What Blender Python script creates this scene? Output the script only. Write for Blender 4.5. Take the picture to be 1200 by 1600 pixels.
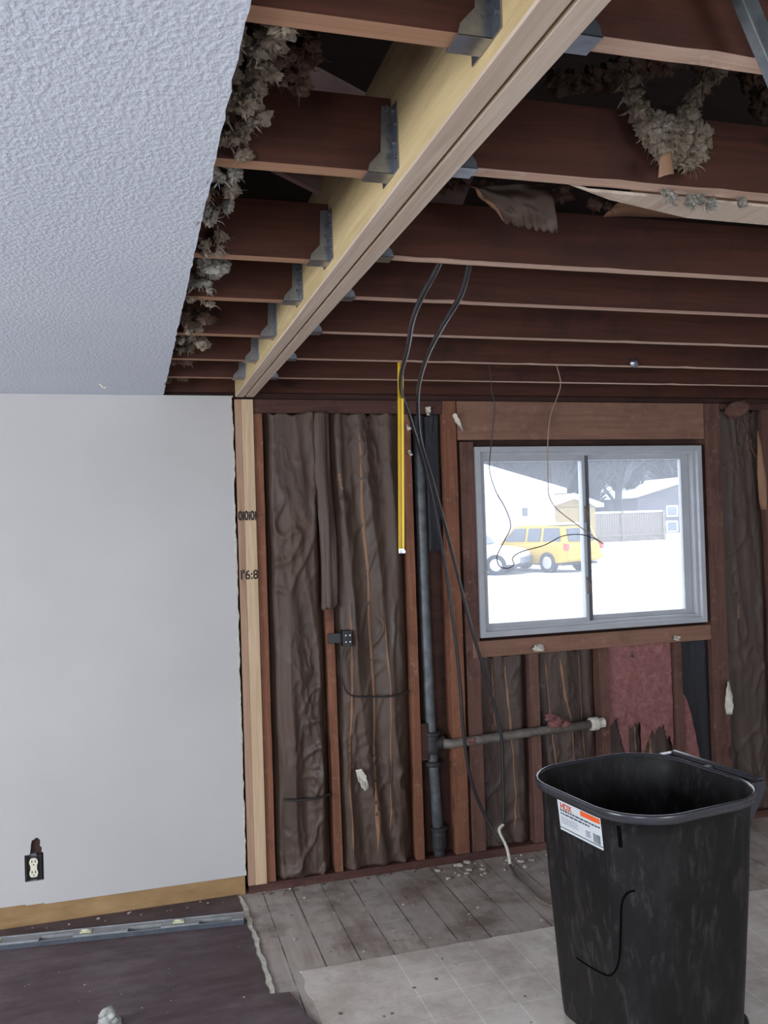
import bpy, bmesh, math, random
from mathutils import Vector, Matrix, noise
R = math.radians
for o in list(bpy.data.objects): bpy.data.objects.remove(o)
S = bpy.context.scene
COL = S.collection

# ---------------------------------------------------------------- camera
FPX = 1355.28
CAM = Vector((-0.4893, -4.2612, 1.7756))
yaw, pit, rol = 0.282, 0.0128, -0.0314
_f = Vector((math.sin(yaw)*math.cos(pit), math.cos(yaw)*math.cos(pit), math.sin(pit)))
_r = Vector((math.cos(yaw), -math.sin(yaw), 0)); _u = _r.cross(_f)
CR = _r*math.cos(rol)+_u*math.sin(rol); CU = -_r*math.sin(rol)+_u*math.cos(rol)
cd = bpy.data.cameras.new('camera'); cam = bpy.data.objects.new('camera', cd); COL.objects.link(cam)
cam.matrix_world = Matrix(((CR.x, CU.x, -_f.x, CAM.x), (CR.y, CU.y, -_f.y, CAM.y), (CR.z, CU.z, -_f.z, CAM.z), (0, 0, 0, 1)))
cd.sensor_fit = 'VERTICAL'; cd.sensor_height = 36; cd.lens = FPX*36/1600; cd.clip_start = .05; cd.clip_end = 500
S.camera = cam

# ---------------------------------------------------------------- sky, daylight, exposure
W = bpy.data.worlds.new('sky'); S.world = W; W.use_nodes = True
bg = W.node_tree.nodes['Background']; bg.inputs[0].default_value = (.88, .94, 1, 1); bg.inputs[1].default_value = 4.0
S.view_settings.view_transform = 'Standard'; S.view_settings.look = 'None'; S.view_settings.gamma = 1
S.view_settings.use_curve_mapping = False; S.view_settings.exposure = 0.0

def area(name, loc, direction, sx, sy, power, col):
    l = bpy.data.lights.new(name, 'AREA'); l.shape = 'RECTANGLE'; l.size = sx; l.size_y = sy; l.energy = power; l.color = col
    o = bpy.data.objects.new(name, l); COL.objects.link(o); o.location = loc
    o.rotation_euler = Vector(direction).to_track_quat('-Z', 'Y').to_euler(); return o
# daylight of the other windows of the room (behind and to the left of the camera)
area('daylight_front_left', (-2.4, -6.45, 1.25), (0, 1, -.28), 2.0, 1.8, 112, (.86, .93, 1))
area('daylight_front_right', (2.2, -6.45, 1.25), (0, 1, -.28), 2.0, 1.8, 62, (.86, .93, 1))
area('daylight_left', (-4.45, -3.0, 1.45), (1, .1, -.25), 1.8, 1.3, 150, (.9, .95, 1))

# ---------------------------------------------------------------- helpers
def ray(px, py): return _f*FPX + CR*(px-600) - CU*(py-800)
def atY(px, py, y): v = ray(px, py); return CAM + v*((y-CAM.y)/v.y)
def atZ(px, py, z): v = ray(px, py); return CAM + v*((z-CAM.z)/v.z)
def atX(px, py, x): v = ray(px, py); return CAM + v*((x-CAM.x)/v.x)

def tag(o, label=None, cat=None, group=None, kind=None):
    if label: o['label'] = label
    if cat: o['category'] = cat
    if group: o['group'] = group
    if kind: o['kind'] = kind
    return o
def empty(name, loc=(0, 0, 0), rz=0):
    o = bpy.data.objects.new(name, None); COL.objects.link(o); o.location = loc; o.rotation_euler.z = rz
    o.empty_display_size = .05; return o

class MB:
    def __init__(s): s.v = []; s.f = []; s.m = []
    def add(s, vs, fs, mi=0):
        b = len(s.v); s.v += [Vector(p) for p in vs]; s.f += [tuple(b+i for i in f) for f in fs]; s.m += [mi]*len(fs); return s
    def box(s, x0, x1, y0, y1, z0, z1, mi=0, bottom=None):
        vs = [(x, y, z) for x in (x0, x1) for y in (y0, y1) for z in (z0, z1)]
        fs = [(0, 1, 3, 2), (4, 6, 7, 5), (0, 4, 5, 1), (2, 3, 7, 6), (0, 2, 6, 4), (1, 5, 7, 3)]
        s.add(vs, fs, mi)
        if bottom is not None: s.m[-2] = bottom
        return s
    def obox(s, c, ax, ay, az, mi=0):      # oriented box, half-axes
        c, ax, ay, az = map(Vector, (c, ax, ay, az))
        vs = [c+ax*i+ay*j+az*k for i in (-1, 1) for j in (-1, 1) for k in (-1, 1)]
        return s.add(vs, [(0, 1, 3, 2), (4, 6, 7, 5), (0, 4, 5, 1), (2, 3, 7, 6), (0, 2, 6, 4), (1, 5, 7, 3)], mi)
    def prism(s, pts, ext, mi=0):          # polygon (3-D points) extruded by vector
        n = len(pts); e = Vector(ext); vs = [Vector(p) for p in pts]+[Vector(p)+e for p in pts]
        fs = [tuple(range(n))[::-1], tuple(range(n, 2*n))]+[(i, (i+1) % n, n+(i+1) % n, n+i) for i in range(n)]
        return s.add(vs, fs, mi)
    def tube(s, pts, r, n=8, mi=0, caps=True):
        pts = [Vector(p) for p in pts]; rs = r if isinstance(r, (list, tuple)) else [r]*len(pts)
        vs = []; up = None
        for i, p in enumerate(pts):
            t = (pts[min(i+1, len(pts)-1)]-pts[max(i-1, 0)]).normalized()
            if up is None: up = t.orthogonal().normalized()
            up = (up - t*up.dot(t)).normalized(); w = t.cross(up)
            for k in range(n):
                a = 2*math.pi*k/n; vs.append(p+(up*math.cos(a)+w*math.sin(a))*rs[i])
        fs = [(i*n+k, i*n+(k+1) % n, (i+1)*n+(k+1) % n, (i+1)*n+k) for i in range(len(pts)-1) for k in range(n)]
        if caps: fs += [tuple(range(n))[::-1], tuple(range((len(pts)-1)*n, len(pts)*n))]
        return s.add(vs, fs, mi)
    def grid(s, fn, nu, nv, mi=0, skip=None):
        vs = [fn(i/nu, j/nv) for j in range(nv+1) for i in range(nu+1)]
        fs = [(j*(nu+1)+i, j*(nu+1)+i+1, (j+1)*(nu+1)+i+1, (j+1)*(nu+1)+i) for j in range(nv) for i in range(nu) if not (skip and skip((i+.5)/nu, (j+.5)/nv))]
        return s.add(vs, fs, mi)
    def build(s, name, mat, parent=None, origin=None, smooth=False, bevel=0, solid=0):
        me = bpy.data.meshes.new(name)
        o = bpy.data.objects.new(name, me); COL.objects.link(o)
        if origin is None:
            if parent is not None: org = Vector((0, 0, 0))
            else:
                lo = [min(v[i] for v in s.v) for i in range(3)]; hi = [max(v[i] for v in s.v) for i in range(3)]
                org = Vector(((lo[0]+hi[0])/2, (lo[1]+hi[1])/2, lo[2]))
        else: org = Vector(origin)
        me.from_pydata([v-org for v in s.v], [], s.f); me.update()
        mats = mat if isinstance(mat, (list, tuple)) else [mat]
        for m in mats: me.materials.append(m)
        for p, mi in zip(me.polygons, s.m): p.material_index = mi; p.use_smooth = smooth
        bm = bmesh.new(); bm.from_mesh(me); bmesh.ops.recalc_face_normals(bm, faces=bm.faces); bm.to_mesh(me); bm.free()
        o.location = org
        if parent is not None:
            o.parent = parent
            o.location = org-parent_world(parent)
        if bevel:
            b = o.modifiers.new('bevel', 'BEVEL'); b.width = bevel; b.segments = 2; b.limit_method = 'ANGLE'
        if solid:
            b = o.modifiers.new('thick', 'SOLIDIFY'); b.thickness = solid; b.offset = 0
        return o
def parent_world(p):
    v = Vector(p.location)
    while p.parent is not None: p = p.parent; v += Vector(p.location)
    return v
def copy_tree(o, parent=None):
    kids = list(o.children); c = o.copy(); COL.objects.link(c); c.parent = parent
    for ch in kids: copy_tree(ch, c)
    return c

# ---------------------------------------------------------------- materials
def lin(c):
    f = lambda x: x/12.92 if x <= .04045 else ((x+.055)/1.055)**2.4
    return tuple(f(x/255) for x in c)+(1,)
class NT:
    def __init__(s, name, rough=.7, metal=0, spec=.5):
        s.mat = bpy.data.materials.new(name); s.mat.use_nodes = True; s.t = s.mat.node_tree; s.b = s.t.nodes['Principled BSDF']
        s.b.inputs['Roughness'].default_value = rough; s.b.inputs['Metallic'].default_value = metal
        s.b.inputs['Specular IOR Level'].default_value = spec
        s.co = s.n('ShaderNodeTexCoord').outputs['Object']; s.oi = s.n('ShaderNodeObjectInfo').outputs['Random']
    def n(s, t, **k):
        x = s.t.nodes.new(t)
        for a, b in k.items():
            if a.startswith('i_'): x.inputs[int(a[2:])].default_value = b
            else: setattr(x, a, b)
        return x
    def l(s, a, b): s.t.links.new(a, b); return s
    def map(s, scale, src=None, rand=True, loc=None):
        m = s.n('ShaderNodeMapping'); m.inputs['Scale'].default_value = scale; s.l(src or s.co, m.inputs[0])
        if loc: m.inputs['Location'].default_value = loc
        if rand:
            q = s.n('ShaderNodeVectorMath', operation='SCALE'); q.inputs[0].default_value = (17, 31, 23); s.l(s.oi, q.inputs['Scale'])
            a = s.n('ShaderNodeVectorMath', operation='ADD'); s.l(m.outputs[0], a.inputs[0]); s.l(q.outputs[0], a.inputs[1]); return a.outputs[0]
        return m.outputs[0]
    def noise(s, vec, scale=1, detail=6, rough=.55, dist=0):
        x = s.n('ShaderNodeTexNoise'); x.inputs['Scale'].default_value = scale; x.inputs['Detail'].default_value = detail
        x.inputs['Roughness'].default_value = rough; x.inputs['Distortion'].default_value = dist; s.l(vec, x.inputs['Vector']); return x.outputs['Fac']
    def ramp(s, fac, stops):
        x = s.n('ShaderNodeValToRGB'); e = x.color_ramp.elements
        while len(e) < len(stops): e.new(.5)
        for q, (p, c) in zip(e, stops): q.position = p; q.color = c if len(c) == 4 else tuple(c)+(1,)
        s.l(fac, x.inputs[0]); return x.outputs[0]
    def mix(s, fac, a, b, mode='MIX'):
        x = s.n('ShaderNodeMix', data_type='RGBA', blend_type=mode)
        for v, i in ((fac, 0), (a, 6), (b, 7)):
            if hasattr(v, 'is_linked'): s.l(v, x.inputs[i])
            else: x.inputs[i].default_value = v
        return x.outputs[2]
    def math(s, op, a, b=0.0, c=None):
        x = s.n('ShaderNodeMath', operation=op)
        for v, i in ((a, 0), (b, 1), (c, 2)):
            if v is None: continue
            if hasattr(v, 'is_linked'): s.l(v, x.inputs[i])
            else: x.inputs[i].default_value = v
        return x.outputs[0]
    def color(s, c):
        if hasattr(c, 'is_linked'): s.l(c, s.b.inputs['Base Color'])
        else: s.b.inputs['Base Color'].default_value = c
        return s
    def bump(s, h, strength=.3, dist=.005):
        x = s.n('ShaderNodeBump'); x.inputs['Strength'].default_value = strength; x.inputs['Distance'].default_value = dist
        s.l(h, x.inputs['Height']); s.l(x.outputs[0], s.b.inputs['Normal']); return s

BW = lambda a: (a, a, a, 1)
def wood(name, c1, c2, axis=0, rough=.75, grain=38, knots=True, stain=None, dust=None):
    t = NT(name, rough, spec=.3)
    sc = [grain]*3; sc[axis] = 1.6
    v = t.map(tuple(sc)); g = t.noise(v, 1, 8, .65, 1.2)
    sc2 = [6]*3; sc2[axis] = .5
    g2 = t.noise(t.map(tuple(sc2)), 1, 3)
    c = t.ramp(g, [(.3, c1), (.7, c2)])
    c = t.mix(t.ramp(g2, [(.3, BW(0)), (.75, BW(.55))]), c, c1)
    if knots:
        ks = [9]*3; ks[axis] = 3.2
        vo = t.n('ShaderNodeTexVoronoi'); t.l(t.map(tuple(ks)), vo.inputs['Vector']); vo.inputs['Scale'].default_value = .6
        c = t.mix(t.ramp(vo.outputs['Distance'], [(.05, BW(.75)), (.11, BW(0))]), c, tuple(x*.35 for x in c1[:3])+(1,))
    if stain:
        c = t.mix(t.ramp(t.noise(t.map((3, 3, 3)), 1, 6, .7), [(.5, BW(0)), (.68, BW(.7))]), c, stain)
    if dust:
        c = t.mix(t.ramp(t.noise(t.map((22, 22, 22)), 1, 8, .75), [(.56, BW(0)), (.72, BW(.5))]), c, dust)
    return t.color(c).bump(g, .25, .002).mat
M = {}
M['joist'] = wood('joist_wood', lin((54, 28, 21)), lin((84, 46, 33)), 0, .8, stain=lin((34, 20, 15)))
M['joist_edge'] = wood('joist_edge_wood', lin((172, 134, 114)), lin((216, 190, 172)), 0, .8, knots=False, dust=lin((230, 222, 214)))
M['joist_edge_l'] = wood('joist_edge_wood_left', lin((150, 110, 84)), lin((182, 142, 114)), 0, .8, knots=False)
M['beam'] = wood('beam_wood', lin((170, 146, 104)), lin((204, 182, 140)), 1, .7, 26)
M['beam_under'] = wood('beam_under_wood', lin((176, 154, 136)), lin((214, 198, 182)), 1, .75, 42, knots=False)
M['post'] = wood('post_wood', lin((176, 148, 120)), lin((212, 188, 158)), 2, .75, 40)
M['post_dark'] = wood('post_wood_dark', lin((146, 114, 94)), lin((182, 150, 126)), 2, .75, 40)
M['stud'] = wood('stud_wood', lin((106, 66, 50)), lin((146, 98, 74)), 2, .8, stain=lin((82, 52, 43)), dust=lin((170, 140, 120)))
M['stud_dark'] = wood('stud_dark_wood', lin((82, 56, 49)), lin((114, 82, 72)), 2, .8, stain=lin((60, 40, 36)), dust=lin((150, 120, 105)))
M['board'] = wood('board_wood', lin((116, 84, 70)), lin((144, 108, 92)), 0, .8, 20, knots=False, stain=lin((98, 70, 60)), dust=lin((165, 136, 120)))
M['plate'] = wood('plate_wood', lin((66, 42, 37)), lin((96, 64, 56)), 0, .8, 26, stain=lin((48, 33, 31)), dust=lin((120, 98, 90)))
M['sheath'] = wood('sheathing_wood', lin((62, 42, 38)), lin((88, 60, 52)), 0, .85, 14, stain=lin((44, 32, 30)))
M['deck'] = wood('roof_deck_wood', lin((34, 24, 22)), lin((52, 38, 34)), 0, .9, 14)
M['pinkboard'] = wood('attic_board', lin((150, 122, 120)), lin((180, 150, 146)), 0, .9, 8, knots=False, stain=lin((110, 84, 82)))

def kraft(name, c1, c2, streak, rough=.42):
    t = NT(name, rough, spec=.5)
    n1 = t.noise(t.map((9, 9, 2.5)), 1, 7, .65)
    c = t.ramp(n1, [(.3, c1), (.7, c2)])
    n2 = t.noise(t.map((16, 16, 16)), 1, 8, .75)
    c = t.mix(t.ramp(n2, [(.6, BW(0)), (.76, BW(.45))]), c, streak)
    t.l(t.ramp(n1, [(.3, BW(rough-.1)), (.7, BW(rough+.2))]), t.b.inputs['Roughness'])
    n3 = t.noise(t.map((28, 28, 10)), 1, 6, .6, .8)
    return t.color(c).bump(n3, .22, .003).mat
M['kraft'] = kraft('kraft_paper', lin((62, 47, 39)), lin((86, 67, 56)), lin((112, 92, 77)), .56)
M['kraft2'] = kraft('kraft_paper_shaded', lin((56, 43, 38)), lin((78, 62, 54)), lin((106, 88, 76)), .6)  # darker copy of the kraft, shade of these bays put into its colour
M['felt'] = kraft('black_felt', lin((26, 26, 32)), lin((40, 40, 48)), lin((60, 60, 66)), .7)
M['tan'] = kraft('torn_kraft_layer', lin((116, 84, 64)), lin((148, 112, 86)), lin((166, 136, 112)), .7)

def plain(name, c, rough=.6, metal=0, var=.12, sc=12, spec=.5, bump=0):
    t = NT(name, rough, metal, spec); n = t.noise(t.map((sc, sc, sc)), 1, 5, .6)
    d = tuple(max(0, x*(1-var*2)) for x in c[:3])+(1,); e = tuple(min(1, x*(1+var)) for x in c[:3])+(1,)
    t.color(t.ramp(n, [(.3, d), (.7, e)]))
    if bump: t.bump(n, bump, .004)
    return t.mat
M['galv'] = plain('galvanised_steel', lin((168, 172, 182)), .33, .95, .14, 30)
M['galv_dark'] = plain('galvanised_steel_dull', lin((104, 104, 104)), .5, .6, .2, 30)
M['iron'] = plain('drain_iron', lin((92, 96, 100)), .5, .25, .25, 18, bump=.2)
M['iron_dark'] = plain('drain_hub_iron', lin((52, 50, 52)), .6, .2, .25, 18, bump=.3)
M['pipe_grey'] = plain('pipe_grey', lin((112, 104, 98)), .6, .1, .3, 14, bump=.3)
M['cable'] = plain('cable_sheath', lin((44, 40, 42)), .38, 0, .2, 20)
M['cable_dusty'] = plain('cable_sheath_dusty', lin((112, 100, 92)), .7, 0, .3, 9)
M['wire_tan'] = plain('wire_tan', lin((150, 128, 112)), .6, 0, .2)
M['wire_dark'] = plain('wire_dark', lin((36, 34, 36)), .5, 0, .1)
M['yellow'] = plain('tape_yellow', lin((232, 192, 40)), .4, 0, .06)
M['yellow_dark'] = plain('tape_groove', lin((150, 118, 20)), .5, 0, .06)
M['black'] = plain('black_plastic_box', lin((28, 28, 32)), .45, 0, .2)
M['ivory'] = plain('ivory_plastic', lin((222, 214, 194)), .4, 0, .05)
M['slot'] = plain('slot_dark', lin((40, 34, 32)), .7, 0, .1)
M['alu'] = plain('level_aluminium', lin((150, 152, 154)), .45, .35, .12, 20)
M['alu_dark'] = plain('level_side_aluminium', lin((82, 88, 98)), .5, .3, .15, 20)
M['vial'] = plain('vial_yellow', lin((206, 204, 158)), .25, 0, .08)
M['chip'] = plain('plaster_crumb', lin((186, 176, 166)), .9, 0, .25, 60)
M['chip_dark'] = plain('debris_brown', lin((112, 92, 80)), .9, 0, .3, 60)
M['rag'] = plain('rag_cloth', lin((172, 172, 168)), .9, 0, .25, 30, bump=.5)
M['white_paper'] = plain('ragged_gypsum', lin((206, 200, 188)), .9, 0, .15, 40)
M['vinyl_frame'] = plain('window_vinyl', lin((168, 170, 176)), .5, 0, .05, 8)
M['stile_shade'] = plain('stile_shade_grey', lin((92, 94, 104)), .6, 0, .08)  # dark tone of the shaded gap between the sash stiles
M['latch'] = plain('latch_bronze', lin((110, 98, 92)), .5, .2, .1)
M['tan_strip'] = None

# insulation fluff
def fluffmat(name, c1, c2, c3):
    t = NT(name, 1, spec=.1); n = t.noise(t.map((26, 26, 26)), 1, 9, .75, .6)
    c = t.ramp(n, [(.28, c1), (.5, c2), (.72, c3)])
    return t.color(c).bump(t.noise(t.map((60, 60, 60)), 1, 8, .8, 1), 1, .02).mat
M['fluff'] = fluffmat('mineral_wool', lin((128, 108, 94)), lin((190, 170, 150)), lin((232, 218, 202)))
M['fluff_dark'] = fluffmat('mineral_wool_brown', lin((70, 50, 44)), lin((128, 100, 88)), lin((176, 150, 134)))
M['fluff_white'] = fluffmat('mineral_wool_white', lin((150, 140, 128)), lin((206, 198, 186)), lin((240, 238, 230)))
M['pink'] = fluffmat('pink_insulation', lin((148, 98, 96)), lin((174, 118, 116)), lin((198, 150, 146)))

def drywall_mat():
    t = NT('painted_drywall', .85, spec=.25)
    n = t.noise(t.map((1.3, 1.3, 1.3), rand=False), 1, 4)
    c = t.ramp(n, [(.3, lin((178, 175, 175))), (.7, lin((187, 184, 184)))])
    n2 = t.noise(t.map((14, 14, 14), rand=False), 1, 10, .8)
    c = t.mix(t.ramp(n2, [(.69, BW(0)), (.74, BW(.35))]), c, lin((150, 150, 150)))
    return t.color(c).bump(t.noise(t.map((60, 60, 60), rand=False), 1, 3), .08, .002).mat
M['drywall'] = drywall_mat()
def ceiling_mat():
    t = NT('textured_ceiling', .9, spec=.2)
    v = t.map((105, 80, 90), rand=False)
    n = t.noise(v, 1, 2, .5, .2)
    h = t.ramp(n, [(.35, BW(0)), (.72, BW(1))])
    n2 = t.noise(t.map((1.1, 1.1, 1.1), rand=False), 1, 3)
    c = t.ramp(n2, [(.3, lin((208, 214, 226))), (.7, lin((216, 221, 231)))])
    return t.color(c).bump(h, .30, .004).mat
M['ceiling'] = ceiling_mat()
def tanstrip():
    t = NT('bare_wall_strip', .9, spec=.2)
    n = t.noise(t.map((4, 4, 14), rand=False), 1, 7, .65)
    c = t.ramp(n, [(.3, lin((132, 104, 72))), (.55, lin((154, 124, 88))), (.75, lin((168, 140, 104)))])
    n2 = t.noise(t.map((18, 18, 5), rand=False), 1, 8, .7)
    c = t.mix(t.ramp(n2, [(.66, BW(0)), (.72, BW(.6))]), c, lin((200, 186, 160)))
    return t.color(c).bump(n2, .3, .003).mat
M['tan_strip'] = tanstrip()

def seams(t, comp, x0, step, width, jit=None):
    """1 on a seam, 0 elsewhere, along one object axis"""
    sep = t.n('ShaderNodeSeparateXYZ'); t.l(jit or t.co, sep.inputs[0])
    a = t.math('SUBTRACT', sep.outputs[comp], x0); a = t.math('DIVIDE', a, step)
    fr = t.math('SUBTRACT', a, t.math('ROUND', a)); fr = t.math('ABSOLUTE', fr)
    return t.math('LESS_THAN', fr, width/step/2), t.math('FLOOR', a)
def floor_mats():
    # stripped floor boards
    t = NT('stripped_subfloor', .85, spec=.25)
    sm, idx = seams(t, 0, .355, .1435, .006)
    cell = t.n('ShaderNodeTexWhiteNoise', noise_dimensions='1D'); t.l(idx, cell.inputs['W'])
    n = t.noise(t.map((22, 1.8, 20), rand=False), 1, 8, .65, .6)
    c = t.ramp(n, [(.25, lin((150, 136, 128))), (.75, lin((190, 178, 170)))])
    c = t.mix(t.math('MULTIPLY', cell.outputs['Value'], .35), c, lin((122, 104, 94)))
    c = t.mix(t.ramp(t.noise(t.map((2.2, 2.2, 2), rand=False), 1, 6, .65), [(.42, BW(0)), (.66, BW(.75))]), c, lin((180, 172, 168)))
    c = t.mix(t.ramp(t.noise(t.map((3.5, 3.5, 2), rand=False, loc=(5, 2, 1)), 1, 8, .7), [(.47, BW(0)), (.66, BW(.75))]), c, lin((104, 86, 76)))
    c = t.mix(t.ramp(t.noise(t.map((40, 40, 2), rand=False), 1, 8, .8), [(.62, BW(0)), (.7, BW(.6))]), c, lin((196, 188, 180)))
    sn = t.math('MULTIPLY', sm, t.ramp(t.noise(t.map((6, 3.5, 1), rand=False), 1, 5, .7), [(.4, BW(.12)), (.56, BW(.8))]))
    c = t.mix(sn, c, lin((48, 38, 34)))
    M['subfloor'] = t.color(c).bump(n, .2, .002).mat
    # sheet vinyl with a printed tile grid
    t = NT('tile_vinyl', .5, spec=.4)
    a, ia = seams(t, 0, .325, .1655, .0045); b, ib = seams(t, 1, -.815, .1655, .0045)
    n = t.noise(t.map((6, 6, 6), rand=False), 1, 8, .7)
    c = t.ramp(n, [(.3, lin((202, 190, 180))), (.7, lin((224, 214, 205)))])
    cb = t.n('ShaderNodeCombineXYZ'); t.l(ia, cb.inputs[0]); t.l(ib, cb.inputs[1])
    wn = t.n('ShaderNodeTexWhiteNoise', noise_dimensions='2D'); t.l(cb.outputs[0], wn.inputs[0])
    c = t.mix(t.math('MULTIPLY', wn.outputs['Value'], .25), c, lin((206, 202, 200)))
    line = t.math('MAXIMUM', a, t.math('MULTIPLY', b, .7))
    sep = t.n('ShaderNodeSeparateXYZ'); t.l(t.co, sep.inputs[0])
    fade = t.ramp(t.math('ADD', sep.outputs[0], t.math('MULTIPLY', n, .3)), [(.45, BW(0)), (.62, BW(.75))])
    c = t.mix(t.math('MULTIPLY', line, fade), c, lin((240, 236, 230)))
    c = t.mix(t.ramp(t.noise(t.map((3, 3, 3), rand=False, loc=(3, 8, 0)), 1, 9, .75), [(.45, BW(0)), (.66, BW(.7))]), c, lin((158, 144, 134)))
    c = t.mix(t.ramp(t.noise(t.map((30, 30, 3), rand=False), 1, 8, .8), [(.64, BW(0)), (.7, BW(.6))]), c, lin((136, 122, 112)))
    M['tile'] = t.color(c).bump(n, .1, .002).mat
    # dark floor covering
    t = NT('dark_floor_covering', .62, spec=.35)
    n = t.noise(t.map((2.5, 16, 10), rand=False), 1, 9, .7)
    c = t.ramp(n, [(.3, lin((64, 50, 52))), (.7, lin((96, 80, 83)))])
    c = t.mix(t.ramp(t.noise(t.map((2, 3, 2), rand=False), 1, 8, .7), [(.45, BW(0)), (.7, BW(.7))]), c, lin((118, 106, 107)))
    c = t.mix(t.ramp(t.noise(t.map((30, 30, 3), rand=False), 1, 9, .85), [(.62, BW(0)), (.69, BW(.7))]), c, lin((150, 142, 140)))
    M['darkfloor'] = t.color(c).bump(n, .25, .002).mat
floor_mats()

# ---------------------------------------------------------------- the setting
def struct(o): o['kind'] = 'structure'; return o
XL, XR, YF = -4.5, 4.2, -6.5
JZ, JT = 2.433, 2.573
WX0, WX1, WZ0, WZ1 = 1.250, 2.640, 1.155, 2.163
struct(MB().box(XL, XR, YF, .12, -.03, 0).build('floor', M['subfloor'], origin=(0, 0, 0)))
rnd = random.Random(5)
# tile vinyl sheet, edge at y=-.815, left edge x about .11
def ragged(pts, step, amp, seed):
    r_ = random.Random(seed); out = []
    for a, b in zip(pts, pts[1:]):
        a = Vector(a); b = Vector(b); n = max(1, int((b-a).length/step)); d = (b-a).normalized(); q = Vector((-d.y, d.x, 0)) if abs(d.z) < .9 else Vector((1, 0, 0))
        for i in range(n): out.append(a+(b-a)*i/n+q*r_.uniform(-amp, amp))
    out.append(Vector(pts[-1])); return out
pts = ragged([(2.9, -.815, .001), (.10, -.815, .001)], .05, .003, 1)+ragged([(.10, -.83, .001), (.12, -1.4, .001), (.2, YF, .001)], .05, .008, 2)+[Vector((2.9, YF, .001))]
struct(MB().prism(pts, (0, 0, .003)).build('floor_tile_vinyl', M['tile'], origin=(0, 0, 0)))
# dark floor covering, raised a little, ragged edge
pts = [Vector((XL, -.012, .0005)), Vector((-.052, -.012, .0005))]+ragged([(-.052, -.015, .0005), (-.045, -.42, .0005), (-.04, -.95, .0005)], .04, .006, 3)+ragged([(.04, -.96, .0005), (.085, -1.2, .0005), (.16, YF, .0005)], .04, .008, 4)+[Vector((XL, YF, .0005))]
struct(MB().prism(pts, (0, 0, .008)).build('floor_dark_covering', M['darkfloor'], origin=(0, 0, 0)))
e1 = ragged([(-.052, -.02, 0), (-.045, -.42, 0), (-.04, -.95, 0)], .04, .006, 3)
e2 = [p+Vector((.022+.010*noise.noise(p*9), 0, 0)) for p in e1]
struct(MB().prism([p+Vector((.001, 0, .0005)) for p in e1]+[p+Vector((0, 0, .0005)) for p in e2[::-1]], (0, 0, .006)).build('trim_underlay_edge', M['white_paper'], origin=(0, 0, 0)))

# sheathing at the back of the stud bays, with the window opening
SY0, SY1 = .092, .125
sh = MB()
sh.box(XL, WX0, SY0, SY1, 0, 3.2); sh.box(WX1, XR, SY0, SY1, 0, 3.2)
sh.box(WX0, WX1, SY0, SY1, 0, WZ0); sh.box(WX0, WX1, SY0, SY1, WZ1, 3.2)
struct(sh.build('wall_back_sheathing', M['sheath'], origin=(0, 0, 0)))
# other walls with their window openings
def wall_open(name, mat, axis, c0, c1, a0, a1, z1, oa0, oa1, oz0=.75, oz1=2.2):
    m = MB()
    def bx(p, q, z0_, z1_):
        if axis == 'y': m.box(p, q, c0, c1, z0_, z1_)
        else: m.box(c0, c1, p, q, z0_, z1_)
    cur = a0
    for s_, e_ in zip(oa0, oa1):
        bx(cur, s_, 0, z1); bx(s_, e_, 0, oz0); bx(s_, e_, oz1, z1); cur = e_
    bx(cur, a1, 0, z1)
    return struct(m.build(name, mat, origin=(0, 0, 0)))
wall_open('wall_front', M['drywall'], 'y', YF-.1, YF, XL-.1, XR+.1, 2.433, (-3.4, 1.2), (-1.4, 3.2), .7, 2.2)
wall_open('wall_left', M['drywall'], 'x', XL-.1, XL, YF, .12, 2.433, (-3.9,), (-2.1,), .8, 2.1)
struct(MB().box(XR, XR+.1, YF, .12, 0, 3.2).build('wall_right', M['drywall'], origin=(0, 0, 0)))

# drywall sheet on the far wall with ragged right edge and a cut-out for the outlet
DY = -.013
edge = []
z = .095
while z < 2.418:
    edge.append(Vector((-.016+.006*noise.noise(Vector((0, 0, z*6)))+.003*noise.noise(Vector((3, 0, z*40))), DY, z))); z += .015
edge.append(Vector((-.012, DY, 2.418)))
hx0, hx1, hz0, hz1 = -1.000, -.920, .205, .345
m = MB()
m.prism([Vector((hx1, DY, .095))]+edge+[Vector((hx1, DY, 2.418))], (0, .012, 0))
m.box(XL, hx0, DY, DY+.012, .105, 2.418); m.box(hx0, hx1, DY, DY+.012, .10, hz0); m.box(hx0, hx1, DY, DY+.012, .405, 2.418)
# upper, narrower ragged hole
hp = [(-.985, .345), (-.963, .345), (-.963, .352), (-.958, .375), (-.966, .385), (-.958, .402), (-.958, .405), (hx0, .405), (hx0, .345)]
hole_l = [Vector((hx0, DY, .325)), Vector((-.978, DY, .325)), Vector((-.974, DY, .345)), Vector((-.972, DY, .368)), Vector((-.968, DY, .388)), Vector((-.958, DY, .392)), Vector((-.950, DY, .399)), Vector((-.950, DY, .405)), Vector((hx0, DY, .405))]
hole_r = [Vector((hx1, DY, .330)), Vector((-.928, DY, .332)), Vector((-.926, DY, .352)), Vector((-.934, DY, .360)), Vector((-.932, DY, .385)), Vector((-.940, DY, .396)), Vector((-.950, DY, .399)), Vector((-.950, DY, .405)), Vector((hx1, DY, .405))]
m.prism(hole_l, (0, .012, 0)); m.prism(hole_r, (0, .012, 0))
struct(m.build('wall_back', M['drywall'], origin=(0, 0, 0)))
m = MB()
m.prism([p+Vector((-.001, -.002, 0)) for p in edge]+[p+Vector((.007+.004*noise.noise(p*23), 0, 0)) for p in edge[::-1]], (0, .010, 0))
struct(m.build('trim_torn_drywall_edge', M['white_paper'], origin=(0, 0, 0)))
struct(MB().box(XL, -.014, -.005, 0, 0.0005, .107).build('baseboard_back', M['tan_strip'], origin=(0, 0, 0)))
struct(MB().box(XL, -.02, .001, .012, .11, 2.41).build('wall_back_lining', M['sheath'], origin=(0, 0, 0)))

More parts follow.
